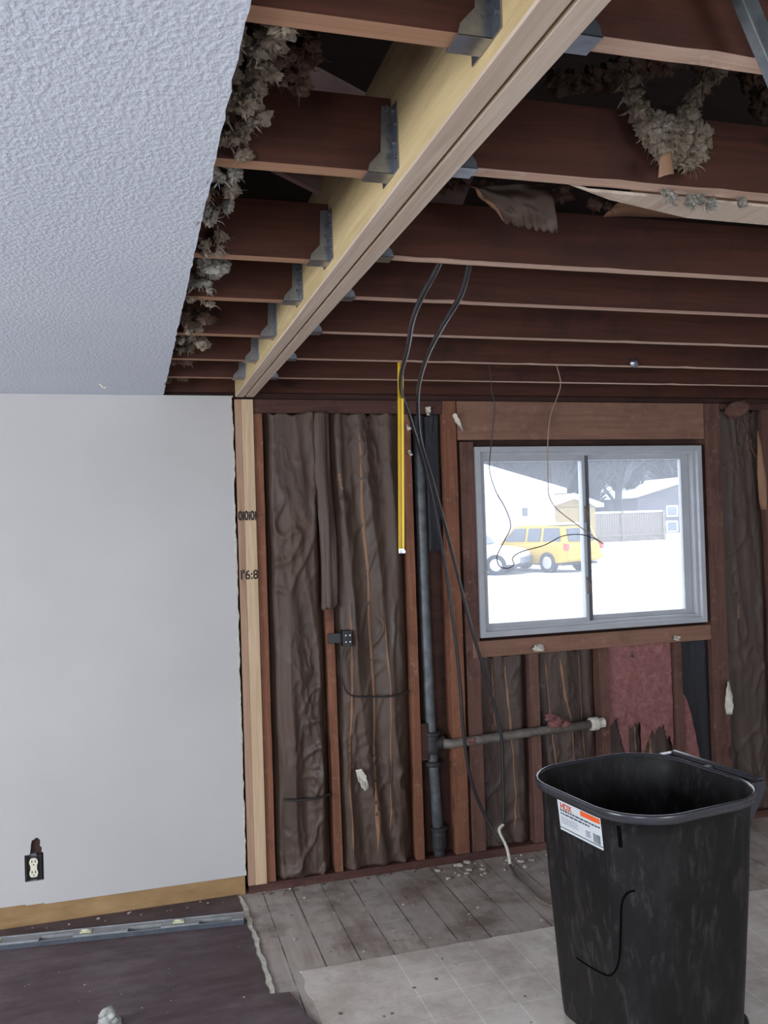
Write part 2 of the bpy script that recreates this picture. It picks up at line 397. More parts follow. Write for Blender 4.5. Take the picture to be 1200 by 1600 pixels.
# textured drywall ceiling, cut along x = -.334
CX = -.334
ce = []
y = -.014
while y > YF:
    ce.append(Vector((CX+.003*noise.noise(Vector((y*4, 0, 7)))+.004*noise.noise(Vector((y*22, 3, 0))), y, 2.419))); y -= .03
struct(MB().prism([Vector((XL, 0, 2.419)), Vector((CX, 0, 2.419))]+ce+[Vector((CX, YF, 2.419)), Vector((XL, YF, 2.419))], (0, 0, .013)).build('ceiling', M['ceiling'], origin=(0, 0, 0)))
# the rest of the ceiling, behind the camera
struct(MB().box(CX+.02, XR, YF, -4.45, 2.419, 2.432).build('ceiling_behind', M['ceiling'], origin=(0, 0, 0)))
# roof deck above the attic
m = MB()
m.prism([(XL, .2, 3.25), (XL, -3.4, 4.1), (XL, -3.4, 4.16), (XL, .2, 3.31)], (XR-XL, 0, 0))
m.prism([(XL, YF-.2, 3.25), (XL, -3.4, 4.1), (XL, -3.4, 4.16), (XL, YF-.2, 3.31)], (XR-XL, 0, 0))
m.box(XL-.1, XL, YF, .12, 2.44, 4.2); m.box(XR, XR+.1, YF, .12, 3.2, 4.2); m.box(XL, XR, YF-.1, YF, 2.44, 3.35); m.box(XL, XR, .1, .16, 3.15, 3.4)
struct(m.build('ceiling_roof_deck', M['deck'], origin=(0, 0, 0)))

# ---------------------------------------------------------------- joists, beam, hangers
RY = [-.471, -.915, -1.389, -1.844, -2.227, -2.769, -3.216]
LY = [-.448, -.857, -1.300, -1.774, -2.165, -2.714, -3.179]
ords = ['nearest the far wall', 'second from the far wall', 'third from the far wall', 'fourth from the far wall', 'fifth from the far wall', 'sixth from the far wall', 'nearest the camera']
def lumber_x(x0, x1, y0, y1, z0, z1, seed, n=40, wob=.0015, chips=0, eb=1):
    """board along x with slightly wavy lower edge; bottom faces get material 1"""
    m = MB(); vs = []; r_ = random.Random(seed)
    for i in range(n+1):
        x = x0+(x1-x0)*i/n; w = .6*wob*noise.noise(Vector((x*1.2, seed, 0))); w2 = .35*wob*noise.noise(Vector((x*2, seed, 9)))
        if chips and r_.random() < chips: w2 += r_.uniform(.001, .003)
        vs += [(x, y0+w, z0+w2), (x, y1+w, z0+w2*.5), (x, y1+w, z1), (x, y0+w, z1)]
    for i in range(n):
        a = 4*i; b = a+4
        m.f += []
    fs = []; mi = []
    for i in range(n):
        a = 4*i; b = a+4
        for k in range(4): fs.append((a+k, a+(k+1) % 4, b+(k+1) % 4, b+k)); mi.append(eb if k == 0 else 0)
    fs += [(0, 1, 2, 3), (4*n+3, 4*n+2, 4*n+1, 4*n)]; mi += [0, 0]
    m.add(vs, fs); m.m = mi; return m
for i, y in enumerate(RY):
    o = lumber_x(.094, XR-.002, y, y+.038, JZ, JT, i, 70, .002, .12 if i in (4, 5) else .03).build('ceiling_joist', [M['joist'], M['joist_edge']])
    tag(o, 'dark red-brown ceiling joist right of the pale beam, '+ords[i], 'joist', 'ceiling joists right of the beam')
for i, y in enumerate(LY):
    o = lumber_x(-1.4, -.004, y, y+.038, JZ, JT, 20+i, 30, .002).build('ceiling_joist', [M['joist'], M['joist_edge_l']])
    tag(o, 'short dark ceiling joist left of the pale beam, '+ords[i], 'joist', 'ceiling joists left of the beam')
# rim joist on the wall
o = lumber_x(-1.4, XR-.002, -.04, -.002, JZ, JT, 50, 60).build('rim_joist', [M['joist'], M['joist']])
tag(o, 'dark red-brown board on edge along the top of the far wall', 'joist')

BZ0, BZ1 = 2.405, 2.672
bt = empty('ceiling_beam', (.045, -2.2, BZ0))
tag(bt, 'pale new double-ply timber beam running overhead from the post', 'beam')
def beam_ply(x0, x1, seed, dz):
    n = 60; vs = []; y0, y1 = -.06, -4.42
    for i in range(n+1):
        y = y0+(y1-y0)*i/n; w = .0012*noise.noise(Vector((seed, y*2, 0)))
        c = .003
        vs += [(x0+c, y, BZ0+dz), (x1-c, y, BZ0+dz), (x1, y, BZ0+dz+c), (x1, y, BZ1), (x0, y, BZ1), (x0, y, BZ0+dz+c)]
    m = MB(); fs = []; mi = []
    for i in range(n):
        a = 6*i; b = a+6
        for k in range(6): fs.append((a+k, a+(k+1) % 6, b+(k+1) % 6, b+k)); mi.append(1 if k in (0, 1, 5) else 0)
    fs += [tuple(range(6)), tuple(range(6*n, 6*n+6))[::-1]]; mi += [0, 0]
    m.add(vs, fs); m.m = mi
    return m.build('beam_ply', [M['beam'], M['beam_under']], bt)
beam_ply(0, .0435, 1, 0); beam_ply(.0485, .092, 2, .001)

def hanger(side, y, near):
    # joist along x meets the beam face; side=-1 left, +1 right
    xf = -.001 if side < 0 else .093
    s = side; m = MB(); w = .0016; L = .052
    jy0, jy1 = y-.0025, y+.0405
    def px(a): return xf+s*a
    m.box(min(px(0), px(L)), max(px(0), px(L)), jy0-w, jy1+w, JZ-.0045, JZ-.0028)          # seat
    H = .122
    for yy in (jy0-w, jy1):
        prof = [(px(0), JZ-.004), (px(L), JZ-.004), (px(L*.92), JZ+.012), (px(.026), JZ+.036), (px(.022), JZ+H), (px(0), JZ+H)]
        m.prism([(a, yy, b) for a, b in prof], (0, w, 0))
    for y0_, y1_ in ((jy0-.030, jy0), (jy1, jy1+.030)):
        m.box(min(px(0), px(w)), max(px(0), px(w)), y0_, y1_, JZ-.004, JZ+H)
    o = m.build('joist_hanger', M['galv'])
    org = o.location
    if near:
        for k in range(4):
            z_ = JZ+.02+k*.03; q = MB()
            q.tube([(px(.001), jy0-.016+(.006 if k % 2 else -.006), z_), (px(.006), jy0-.016+(.006 if k % 2 else -.006), z_)], .0045, 6)
            q.tube([(px(.012), jy0-.001, z_+.008), (px(.012), jy0-.007, z_+.008)], .0045, 6)
            q.build('nail_head', M['galv_dark'], o)
    return o
hl = ['at the joist nearest the far wall', 'second from the far wall', 'third from the far wall', 'fourth from the far wall', 'fifth from the far wall', 'sixth from the far wall', 'nearest the camera']
for i, y in enumerate(LY): tag(hanger(-1, y, i > 2), 'steel joist hanger left of the beam, '+hl[i], 'joist hanger', 'joist hangers on the left of the beam')
for i, y in enumerate(RY): tag(hanger(1, y, False), 'steel joist hanger right of the beam, '+hl[i], 'joist hanger', 'joist hangers on the right of the beam')

# attic odds and ends
q0 = atY(455, 40, -1.95); 
m = MB()
m.obox((-.12, -2.05, 2.86), (.52, 0, -.22), (0, .012, .0), (.06, 0, .14))
tag(m.build('attic_board', M['pinkboard']), 'pinkish grey board leaning in the dark attic above the left joists', 'board')
m = MB(); m.obox((1.05, -2.5, 2.66), (.45, 0, .02), (0, .09, 0), (0, 0, .01))
tag(m.build('attic_plywood', M['beam_under']), 'scrap of pale plywood lying across the joists right of the beam', 'board')

# ---------------------------------------------------------------- wall framing
FD = .089
def stud(x0, x1, z0, z1, mat, label, lean=0, y0=0, name='wall_stud', group='old studs of the far wall', depth=FD):
    n = 24; m = MB(); vs = []; sd = x0*7
    for i in range(n+1):
        z = z0+(z1-z0)*i/n; w = lean*(1-i/n)+.0012*noise.noise(Vector((sd, 0, z*2.5)))
        e = .0018*noise.noise(Vector((sd, 5, z*9)))
        vs += [(x0+w, y0, z), (x1+w+e, y0, z), (x1+w, y0+depth, z), (x0+w, y0+depth, z)]
    fs = []
    for i in range(n):
        a = 4*i; b = a+4
        for k in range(4): fs.append((a+k, a+(k+1) % 4, b+(k+1) % 4, b+k))
    fs += [(3, 2, 1, 0), (4*n, 4*n+1, 4*n+2, 4*n+3)]
    m.add(vs, fs); o = m.build(name, mat, bevel=.0015)
    return tag(o, label, 'stud' if name == 'wall_stud' else None, group)
# post
pt = empty('beam_post', (.045, .02, .041)); tag(pt, 'pale new timber post carrying the beam at the end of the white wall', 'post')
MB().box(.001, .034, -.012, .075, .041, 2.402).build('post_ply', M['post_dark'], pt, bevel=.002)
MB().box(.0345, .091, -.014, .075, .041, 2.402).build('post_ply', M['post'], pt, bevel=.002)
def text_mesh(name, body, size, mat, parent, loc, rot, sx=1, extr=.0003, bold=0):
    cu = bpy.data.curves.new(name, 'FONT'); cu.body = body; cu.size = size; cu.extrude = extr; cu.align_x = 'LEFT'; cu.offset = bold
    o = bpy.data.objects.new(name, cu); COL.objects.link(o)
    dg = bpy.context.evaluated_depsgraph_get(); me = bpy.data.meshes.new_from_object(o.evaluated_get(dg))
    bpy.data.objects.remove(o)
    Mx = Matrix.Translation(Vector(loc)) @ rot @ Matrix.Diagonal((sx, 1, 1, 1))
    me.transform(Mx); me.transform(Matrix.Translation(-parent_world(parent)))
    me.materials.clear(); me.materials.append(mat)
    q = bpy.data.objects.new(name, me); COL.objects.link(q); q.parent = parent; return q
RXZ = Matrix.Rotation(R(90), 4, 'X')
M['ink'] = plain('stamp_ink', lin((44, 38, 38)), .8, 0, .3, 60)
text_mesh('stamp', '0i0i0i', .062, M['ink'], pt, (.003, -.0146, 1.812), RXZ, .66, bold=.0022)
text_mesh('stamp', 'I\'6:8', .062, M['ink'], pt, (.004, -.0146, 1.524), RXZ, .86, bold=.0012)

stud(.094, .136, .041, 2.335, M['stud'], 'orange-brown old stud fixed against the right side of the pale post')
stud(.417, .458, .041, 2.335, M['stud'], 'orange-brown stud with the black electrical box, between the two wide paper bays', .018)
stud(.860, .903, .041, 2.335, M['stud'], 'brown stud just left of the iron drain pipe', .004)
stud(1.080, 1.155, .041, 2.405, M['stud'], 'broad brown double stud between drain pipe and window')
stud(1.172, 1.2485, .041, 2.19, M['stud_dark'], 'narrow dark trimmer stud against the left side of the window')
stud(1.527, 1.583, .041, 1.05, M['stud_dark'], 'first cripple stud under the window, crossed by the grey pipe')
stud(1.948, 2.001, .041, 1.05, M['stud_dark'], 'second cripple stud under the window, left of the pink board')
stud(2.421, 2.472, .041, 1.05, M['stud_dark'], 'third cripple stud under the window, between pink board and black felt')
stud(2.672, 2.780, .041, 2.405, M['stud_dark'], 'wide dark stud directly right of the window')
stud(3.075, 3.118, .041, 2.405, M['stud_dark'], 'rightmost stud at the edge of the view, with torn paper')
o = MB().box(.004, 3.9, -.004, .088, .0005, .040).build('bottom_plate', M['plate'], bevel=.002); tag(o, 'dark brown bottom plate on the floor along the foot of the open wall', 'plate')
o = MB().box(.094, 1.078, -.002, .088, 2.337, 2.404).build('top_plate', M['plate'], bevel=.002); tag(o, 'red-brown top plate above the paper-faced bays', 'plate')
o = MB().box(2.783, 3.9, -.002, .088, 2.37, 2.404).build('top_plate', M['plate'], bevel=.002); tag(o, 'dark top plate above the dark bay right of the window', 'plate')
o = MB().box(1.160, 2.668, -.006, .080, 2.200, 2.404).build('window_header', M['board'], bevel=.002); tag(o, 'wide brown header board above the window', 'header')
o = MB().box(1.208, 2.668, -.004, .080, 1.052, 1.138).build('window_sill_plate', M['board'], bevel=.002); tag(o, 'brown sill board running under the window', 'sill')
o = MB().box(.908, .948, .004, .05, .545, .735).build('pipe_block', M['plate'], bevel=.002); tag(o, 'short red-brown wood block between stud and iron drain pipe', 'block')

# ---------------------------------------------------------------- insulation in the bays
def kraft_batt(x0, x1, z0, z1, yb, bulge, seed, amp=.022, mat='kraft', ragtop=.02, holes=None, nx=64, nz=220):
    w = x1-x0
    def f(u, v):
        z = z0+(z1-z0)*v; x = x0+w*u; u0 = u
        if v > .985: z += ragtop*noise.noise(Vector((x*30, seed, 0)))
        edge = min(u, 1-u)
        prof = min(1, max(0, edge+.035*noise.noise(Vector((seed, z*3, u > .5))))/.16)**.8; prof = prof*prof*(3-2*prof)
        a = noise.noise(Vector((x*9+seed, z*1.1, seed)))
        b = 1-2*abs(noise.noise(Vector((x*13+z*1.2, z*1.6-x*2, seed+7))))
        c = 1-2*abs(noise.noise(Vector((x*9-z*5, z*5+x*5, seed+3))))
        d = noise.noise(Vector((x*34, z*9, seed+1)))
        e = 1-2*abs(noise.noise(Vector((x*26+z*9, z*15-x*8, seed+4))))
        g_ = 1-2*abs(noise.noise(Vector((x*7.5+.5*z, z*.55, seed+20))))
        cc = max(0, c-.55)*max(0, .35+noise.noise(Vector((x*4, z*3, seed+30))))
        ee = max(0, e-.6)*max(0, .2+noise.noise(Vector((x*5, z*2.5, seed+40))))
        yy = yb-bulge*prof-amp*prof*(.6*a+.75*(g_-.5)+.34*(b-.5)+1.4*cc)-.024*ee-.003*d
        return Vector((x+.012*prof*noise.noise(Vector((z*2.3, x*3, seed+9))), yy, z))
    m = MB().grid(f, nx, nz, skip=holes)
    return m, f
def batt(x0, x1, z0, z1, yb, bulge, seed, label, amp=.022, mat='kraft', group='paper-faced insulation batts of the far wall', **k):
    m, f = kraft_batt(x0, x1, z0, z1, yb, bulge, seed, amp, mat, **k)
    o = m.build('insulation_batt', M[mat], smooth=True, solid=.0015); tag(o, label, 'insulation', group)
    return o, f
def streak(o, f, pts, wid, seed, mat='tan', z0=0, z1=1):
    """torn strip showing the lighter layer; follows the paper surface"""
    m = MB(); n = 70; vs = []
    for i in range(n+1):
        t = i/n; k = t*(len(pts)-1); a = int(min(k, len(pts)-2)); u = pts[a][0]+(pts[a+1][0]-pts[a][0])*(k-a); v = pts[a][1]+(pts[a+1][1]-pts[a][1])*(k-a)
        u += .012*noise.noise(Vector((t*7, seed, 0))); ww = wid*(.35+.9*abs(noise.noise(Vector((t*6, seed, 5)))))*min(1, t*12, (1-t)*12)
        for q in (-ww, 0, ww): vs.append(f(u+q, v)+Vector((0, -.0022, 0)))
    fs = []
    for i in range(n):
        a = 3*i; fs += [(a, a+1, a+4, a+3), (a+1, a+2, a+5, a+4)]
    m.add(vs, fs); return m.build('torn_strip', M[mat], o, smooth=True, solid=.001)
o, f = batt(.140, .424, .045, 2.335, .066, .062, 2.3, 'wrinkled dark paper-faced batt filling the bay right of the pale post', amp=.042)
# folded paper flap over the stud between the wide bays
def ff(u, v):
    z = 1.36+.98*v; x = .395+.085*u+.012*math.sin(z*5)
    return Vector((x, -.006-.022*math.sin(math.pi*u)-.010*noise.noise(Vector((x*40, z*3, 4)))-.006*abs(noise.noise(Vector((x*90, z*2, 1)))), z if v > .05 else z+.05*noise.noise(Vector((x*30, 0, 0)))))
tag(MB().grid(ff, 20, 90).build('paper_flap', M['kraft'], smooth=True, solid=.0015), 'folded strip of brown paper covering the upper half of the stud above the black box', 'paper flap')
o, f = batt(.466, .860, .045, 2.338, .062, .056, 8.1, 'wrinkled paper-faced batt with orange tear lines left of the drain pipe', amp=.032)
streak(o, f, [(.40, .97), (.42, .80), (.47, .60), (.52, .40), (.50, .22), (.47, .02)], .044, 1)
streak(o, f, [(.20, .58), (.22, .40), (.16, .22), (.15, .02)], .024, 2)
streak(o, f, [(.68, .56), (.72, .40), (.70, .20), (.66, .06)], .014, 3)
streak(o, f, [(.12, .87), (.14, .84), (.16, .83)], .03, 4)
# behind the drain pipe: dark felt piece
o, f = batt(.985, 1.070, 1.62, 2.335, .045, .02, 5.5, 'narrow black felt strip behind the top of the drain pipe', mat='felt', amp=.012, nx=16, nz=60)
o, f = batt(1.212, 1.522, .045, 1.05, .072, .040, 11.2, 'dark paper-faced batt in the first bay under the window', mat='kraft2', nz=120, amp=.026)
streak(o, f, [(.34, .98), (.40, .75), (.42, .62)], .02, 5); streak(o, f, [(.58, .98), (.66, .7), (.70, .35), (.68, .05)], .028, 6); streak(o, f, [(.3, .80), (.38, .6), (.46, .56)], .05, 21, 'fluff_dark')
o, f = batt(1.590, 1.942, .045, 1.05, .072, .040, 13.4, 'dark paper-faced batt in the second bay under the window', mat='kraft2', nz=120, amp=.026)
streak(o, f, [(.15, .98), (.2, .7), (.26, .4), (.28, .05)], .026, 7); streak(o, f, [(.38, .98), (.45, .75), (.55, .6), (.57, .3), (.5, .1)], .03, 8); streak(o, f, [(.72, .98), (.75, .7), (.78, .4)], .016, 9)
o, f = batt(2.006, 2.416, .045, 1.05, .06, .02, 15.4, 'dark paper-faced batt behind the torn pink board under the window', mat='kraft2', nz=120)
streak(o, f, [(.38, .6), (.4, .3), (.42, .05)], .03, 10); streak(o, f, [(.62, .5), (.66, .3), (.64, .05)], .03, 11)
# pink board torn at the bottom
def pinkskip(u, v):
    x = u; zb = .42+.12*math.sin(x*9+1)+.16*noise.noise(Vector((x*6, 1, 0)))+.06*noise.noise(Vector((x*22, 1, 0)))
    if .30 < x < .48: zb += .22
    return v < zb-.2
def pf(u, v):
    x = 2.007+.408*u; z = .35+.70*v
    return Vector((x, .020-.006*noise.noise(Vector((x*18, z*18, 2)))-.004*noise.noise(Vector((x*50, z*50, 2))), z))
tag(MB().grid(pf, 60, 90, skip=pinkskip).build('pink_board', M['pink'], smooth=True, solid=.004), 'faded pink board torn ragged at the bottom, under the window', 'insulation')
o, f = batt(2.476, 2.668, .045, 1.05, .04, .012, 18.1, 'smooth black felt in the bay right of the pink board', mat='felt', amp=.01, nx=24, nz=100)
def pf2(u, v):
    z = .3+.45*v; w = .11*(1-v)**.6; return Vector((2.478+w*u, .012-.006*noise.noise(Vector((u*5, z*20, 2))), z+.02*noise.noise(Vector((u*4, v*4, 1)))))
tag(MB().grid(pf2, 16, 40).build('pink_scrap', M['pink'], smooth=True, solid=.004), 'tapering pink scrap hanging over the black felt', 'insulation')
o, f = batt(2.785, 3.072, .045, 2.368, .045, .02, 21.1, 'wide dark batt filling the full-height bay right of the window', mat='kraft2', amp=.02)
streak(o, f, [(.75, .93), (.8, .9), (.9, .88)], .05, 12, 'tan')
streak(o, f, [(.3, .67), (.45, .66), (.6, .66)], .02, 13, 'fluff_dark'); streak(o, f, [(.25, .55), (.35, .52), (.3, .47)], .05, 14, 'fluff_dark')
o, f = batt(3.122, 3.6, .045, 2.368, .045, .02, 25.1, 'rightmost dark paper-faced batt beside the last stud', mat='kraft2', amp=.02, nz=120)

def scrap(name, mat, c, w, h, seed, label, cat, ang=0, cur=.01, group=None):
    """small curled torn piece hanging on the wall, normal towards the room"""
    def f_(u, v):
        a = (u-.5)*w; b = (v-.5)*h
        taper = 1-.55*abs(v-.5)*2*(.6+.4*noise.noise(Vector((seed, v*3, 0))))
        a = a*taper+.15*w*noise.noise(Vector((v*6, seed, u)))
        x = a*math.cos(ang)-b*math.sin(ang); z_ = a*math.sin(ang)+b*math.cos(ang)
        return Vector(c)+Vector((x, -cur*(1+math.sin(u*3+v*4+seed))-.4*cur*noise.noise(Vector((u*4, v*4, seed))), z_))
    o = MB().grid(f_, 10, 14).build(name, mat, smooth=True, solid=.002)
    return tag(o, label, cat, group)
scrap('paper_scrap', M['white_paper'], atY(566, 1217, -.025), .045, .11, 1, 'small pale torn scrap stuck on the batt left of the drain pipe', 'scrap', .35)
scrap('paper_scrap', M['white_paper'], atY(1137, 1090, -.006), .045, .19, 4, 'pale torn drywall scrap nailed on the wide stud right of the window', 'scrap', 0)
scrap('paper_scrap', M['white_paper'], atY(840, 1012, -.010), .075, .035, 5, 'white plaster scrap on the sill board, leftmost of two', 'scrap', 0)
scrap('paper_scrap', M['white_paper'], atY(1056, 997, -.010), .055, .025, 6, 'white plaster scrap on the sill board near its right end', 'scrap', -.3)
scrap('paper_scrap', M['white_paper'], atY(668, 643, -.010), .03, .045, 7, 'small white plaster bit above the black felt by the drain pipe', 'scrap', 0)
scrap('paper_scrap', M['white_paper'], atY(715, 660, -.012), .02, .10, 8, 'ragged white plaster edge left on the header end above the window', 'scrap', .5)
scrap('paper_scrap', M['stud_dark'], atY(1085+65, 640, -.02), .16, .09, 9, 'grey-brown paper scrap hanging above the dark bay right of the window', 'scrap', .3, .015)
scrap('paper_scrap', M['tan'], atY(1187, 735, -.02), .045, .46, 10, 'long curled strip of brown paper at the right edge of the view', 'scrap', .05, .012)
for k, (px, py) in enumerate([(637, 668), (640, 708)]):
    scrap('plaster_bit', M['white_paper'], atY(px, py, -.01), .022, .03, 30+k, ['upper', 'lower'][k]+' small white plaster bit on the stud beside the yellow tape', 'scrap', .5)

# ---------------------------------------------------------------- window
wn = empty('window_1', ((WX0+WX1)/2, 0, WZ0)); struct(wn)
fr = MB(); T = .052; y0, y1 = -.016, .110
def frame(m, x0, x1, z0, z1, t, ya, yb, tb=None, tt=None, tl=None, tr=None):
    tb = tb or t; tt = tt or t; tl = tl or t; tr = tr or t
    m.box(x0, x0+tl, ya, yb, z0, z1); m.box(x1-tr, x1, ya, yb, z0, z1); m.box(x0+tl, x1-tr, ya, yb, z0, z0+tb); m.box(x0+tl, x1-tr, ya, yb, z1-tt, z1)
frame(fr, WX0+.0005, WX1-.0005, WZ0+.0005, WZ1-.0005, .030, y0, y1)
frame(fr, WX0+.030, WX1-.030, WZ0+.030, WZ1-.030, .018, .012, y1-.005)
frame(fr, WX0+.048, WX1-.048, WZ0+.048, WZ1-.048, .004, .052, .062)   # track rib
fr.build('window_frame', M['vinyl_frame'], wn, bevel=.002)
ls = MB(); frame(ls, 1.285, 1.908, 1.188, 2.128, .032, .014, .042, tb=.036, tt=.044, tl=.026, tr=.020); s1 = ls.build('window_sash', M['vinyl_frame'], wn, bevel=.002)
rs = MB(); frame(rs, 1.900, 2.592, 1.190, 2.130, .032, .050, .080, tb=.040, tt=.040, tl=.046, tr=.050); s2 = rs.build('window_sash', M['vinyl_frame'], wn, bevel=.002)
def glass_mat():
    t = NT('window_glass', .05); nt = t.t; out = nt.nodes['Material Output']
    tr = nt.nodes.new('ShaderNodeBsdfTransparent'); tr.inputs[0].default_value = (.97, .985, 1, 1)
    gl = nt.nodes.new('ShaderNodeBsdfGlossy'); gl.inputs['Roughness'].default_value = .03
    tl_ = nt.nodes.new('ShaderNodeBsdfTranslucent'); tl_.inputs[0].default_value = (.9, .93, 1, 1)
    m1 = nt.nodes.new('ShaderNodeMixShader'); m1.inputs[0].default_value = .05
    m2 = nt.nodes.new('ShaderNodeMixShader'); m2.inputs[0].default_value = .07
    nt.links.new(tr.outputs[0], m1.inputs[1]); nt.links.new(gl.outputs[0], m1.inputs[2])
    nt.links.new(m1.outputs[0], m2.inputs[1]); nt.links.new(tl_.outputs[0], m2.inputs[2]); nt.links.new(m2.outputs[0], out.inputs[0])
    return t.mat
M['glass'] = glass_mat()
MB().box(1.909, 1.9455, .044, .0495, 1.20, 2.12).build('stile_shade_strip', M['stile_shade'], s2)  # added dark strip: paints the shade of the gap behind the left sash
MB().box(1.307, 1.893, .026, .030, 1.220, 2.088).build('pane', M['glass'], s1)
MB().box(1.942, 2.546, .062, .066, 1.226, 2.094).build('pane', M['glass'], s2)
for z_ in (1.79, 1.40):
    m = MB(); m.box(1.890, 1.908, .004, .014, z_-.045, z_+.045); m.prism([(1.893, .004, z_-.035), (1.905, .004, z_-.035), (1.905, -.008, z_), (1.905, .004, z_+.03), (1.893, .004, z_+.03)], (.002, -.006, 0))
    m.build('window_latch', M['latch'], s1)

# ---------------------------------------------------------------- drain pipes
dp = empty('drain_pipe', (.985, .03, .0)); tag(dp, 'dark grey iron drain pipe standing in the narrow bay left of the window', 'pipe')
pp = [(.958, .045, 2.33), (.958, .04, 1.9), (.962, .035, 1.2), (.968, .03, .75), (.985, .03, .35), (.998, .03, .005)]
MB().tube(pp, .028, 16, caps=True).build('vertical_pipe', M['iron'], dp, smooth=True)
def ring(m, c, r, h, axis=(0, 0, 1), n=16): c = Vector(c); a = Vector(axis).normalized()*h/2; m.tube([c-a, c-a*.6, c+a*.6, c+a], [r*.9, r, r, r*.9], n)
m = MB(); ring(m, (.974, .03, .62), .040, .10); ring(m, (.974, .03, .675), .046, .022); ring(m, (.977, .03, .52), .046, .026); m.tube([(.974, .028, .62), (1.04, .022, .625)], .036, 14)
m.build('tee_fitting', M['iron_dark'], dp, smooth=False)
m = MB(); ring(m, (.995, .03, .12), .040, .10); ring(m, (.996, .03, .18), .044, .02); m.build('pipe_hub', M['iron_dark'], dp)
hp_ = empty('waste_pipe', (1.45, -.02, .62)); tag(hp_, 'horizontal grey waste pipe crossing the bays under the window', 'pipe')
MB().tube([(1.03, .0, .622), (1.06, -.014, .622), (1.45, -.03, .640), (1.86, -.03, .650)], [.026, .024, .024, .024], 14).build('pipe_run', M['pipe_grey'], hp_, smooth=True)
m = MB(); ring(m, (1.885, -.03, .651), .036, .05, (1, 0, .02)); m.tube([(1.91, -.03, .652), (1.945, -.03, .653)], [.027, .027], 8); o = m.build('pipe_cap', M['white_paper'], hp_); o['label'] = 'cream plug on the pipe end'
# crumbled pink fluff on the pipe
def fluff(name, mat, blobs, seed, label, cat='insulation', group=None, fibres=60, sub=3, rough=.45, kind=None, flow=None, flen=.024, n_big=False):
    """torn wool: small rugged cores wrapped in curved, tapering shreds"""
    bm = bmesh.new(); r_ = random.Random(seed); cs = []
    for (c, rad) in blobs:
        c = Vector(c); rad = Vector(rad) if hasattr(rad, '__len__') else Vector((rad, rad, rad)); rad = rad*(1.1 if n_big else .88); cs.append((c, rad))
        ax = Vector((r_.uniform(-1, 1), r_.uniform(-1, 1), r_.uniform(-1, 1))).normalized()
        res = bmesh.ops.create_icosphere(bm, subdivisions=4, radius=1)
        for v in res['verts']:
            d = v.co.normalized(); st = d*3.2+ax*d.dot(ax)*(-2.4)
            k = 1+.55*noise.noise(d*1.6+c*9)+.55*(.5-abs(noise.noise(st*1.6+c*5)))*1.6-.35+.30*noise.noise(st*4+c*3)+.14*noise.noise(d*14+c)
            v.co = Vector((d.x*rad.x*k, d.y*rad.y*k, d.z*rad.z*k))+c
    m = MB(); m.add([v.co for v in bm.verts], [tuple(v.index for v in f_.verts) for f_ in bm.faces]); bm.free()
    for q_ in range(int(fibres*.8)+14):
        c, rad = r_.choice(cs); d = Vector((r_.uniform(-1, 1), r_.uniform(-1, 1), r_.uniform(-1, .8))).normalized()
        p = c+Vector((d.x*rad.x, d.y*rad.y, d.z*rad.z))*.75
        t = (d*.7+(flow if flow is not None else Vector((.6, -.1, -.35)))+Vector((r_.uniform(-.6, .6), r_.uniform(-.6, .6), r_.uniform(-.6, .6)))).normalized()
        L = flen*r_.uniform(.3, 1.2); w = r_.uniform(.001, .0042); side = t.orthogonal().normalized(); vs = []; nn = 5
        curl = Vector((r_.uniform(-1, 1), r_.uniform(-1, 1), r_.uniform(-1, .4)))*.9
        for i in range(nn+1):
            ww = w*(1-(i/nn)**1.6)+.0002; vs += [p-side*ww, p+side*ww]; p = p+t*L/nn; t = (t+curl*.35+Vector((r_.uniform(-.25, .25), r_.uniform(-.25, .25), r_.uniform(-.25, .25)))).normalized(); side = (side-t*side.dot(t)).normalized()
        m.add(vs, [(2*i, 2*i+1, 2*i+3, 2*i+2) for i in range(nn)])
    o = m.build(name, mat, smooth=True); return tag(o, label, cat, group, kind)
def zc(p): return tuple(p)
bm_ok = True
def icofix(): pass
c = atY(870, 1128, -.045)
fluff('insulation_tuft', M['pink'], [(c, (.05, .02, .03)), (c+Vector((.05, 0, -.015)), (.03, .02, .02)), (c+Vector((-.04, 0, .03)), (.03, .015, .02))], 3, 'crumbly pink tuft lying on the waste pipe under the window')
c = atY(1118-400, 1160, -.03)
fluff('insulation_tuft', M['pink'], [(atY(737, 1157, -.04), (.02, .015, .015))], 4, 'small pink tuft on the waste pipe near the drain pipe', fibres=12, sub=2)

# ---------------------------------------------------------------- electrical
eb = empty('electrical_box', (.5, -.02, 1.2)); tag(eb, 'black electrical box with side bracket on the stud between the paper bays', 'electrical box')
MB().box(.430, .500, -.012, -.001, 1.182, 1.232).build('bracket', M['black'], eb, bevel=.002)
m = MB(); m.box(.500, .548, -.040, .012, 1.165, 1.245); m.build('box_body', M['black'], eb, bevel=.003)
m = MB(); m.box(.506, .541, -.046, -.041, 1.175, 1.236); m.build('box_cover', M['iron_dark'], eb, bevel=.002)
for k in range(4): MB().tube([(.513+.022*(k % 2), -.046, 1.19+.032*(k//2)), (.513+.022*(k % 2), -.050, 1.19+.032*(k//2))], .004, 8).build('screw', M['galv'], eb)

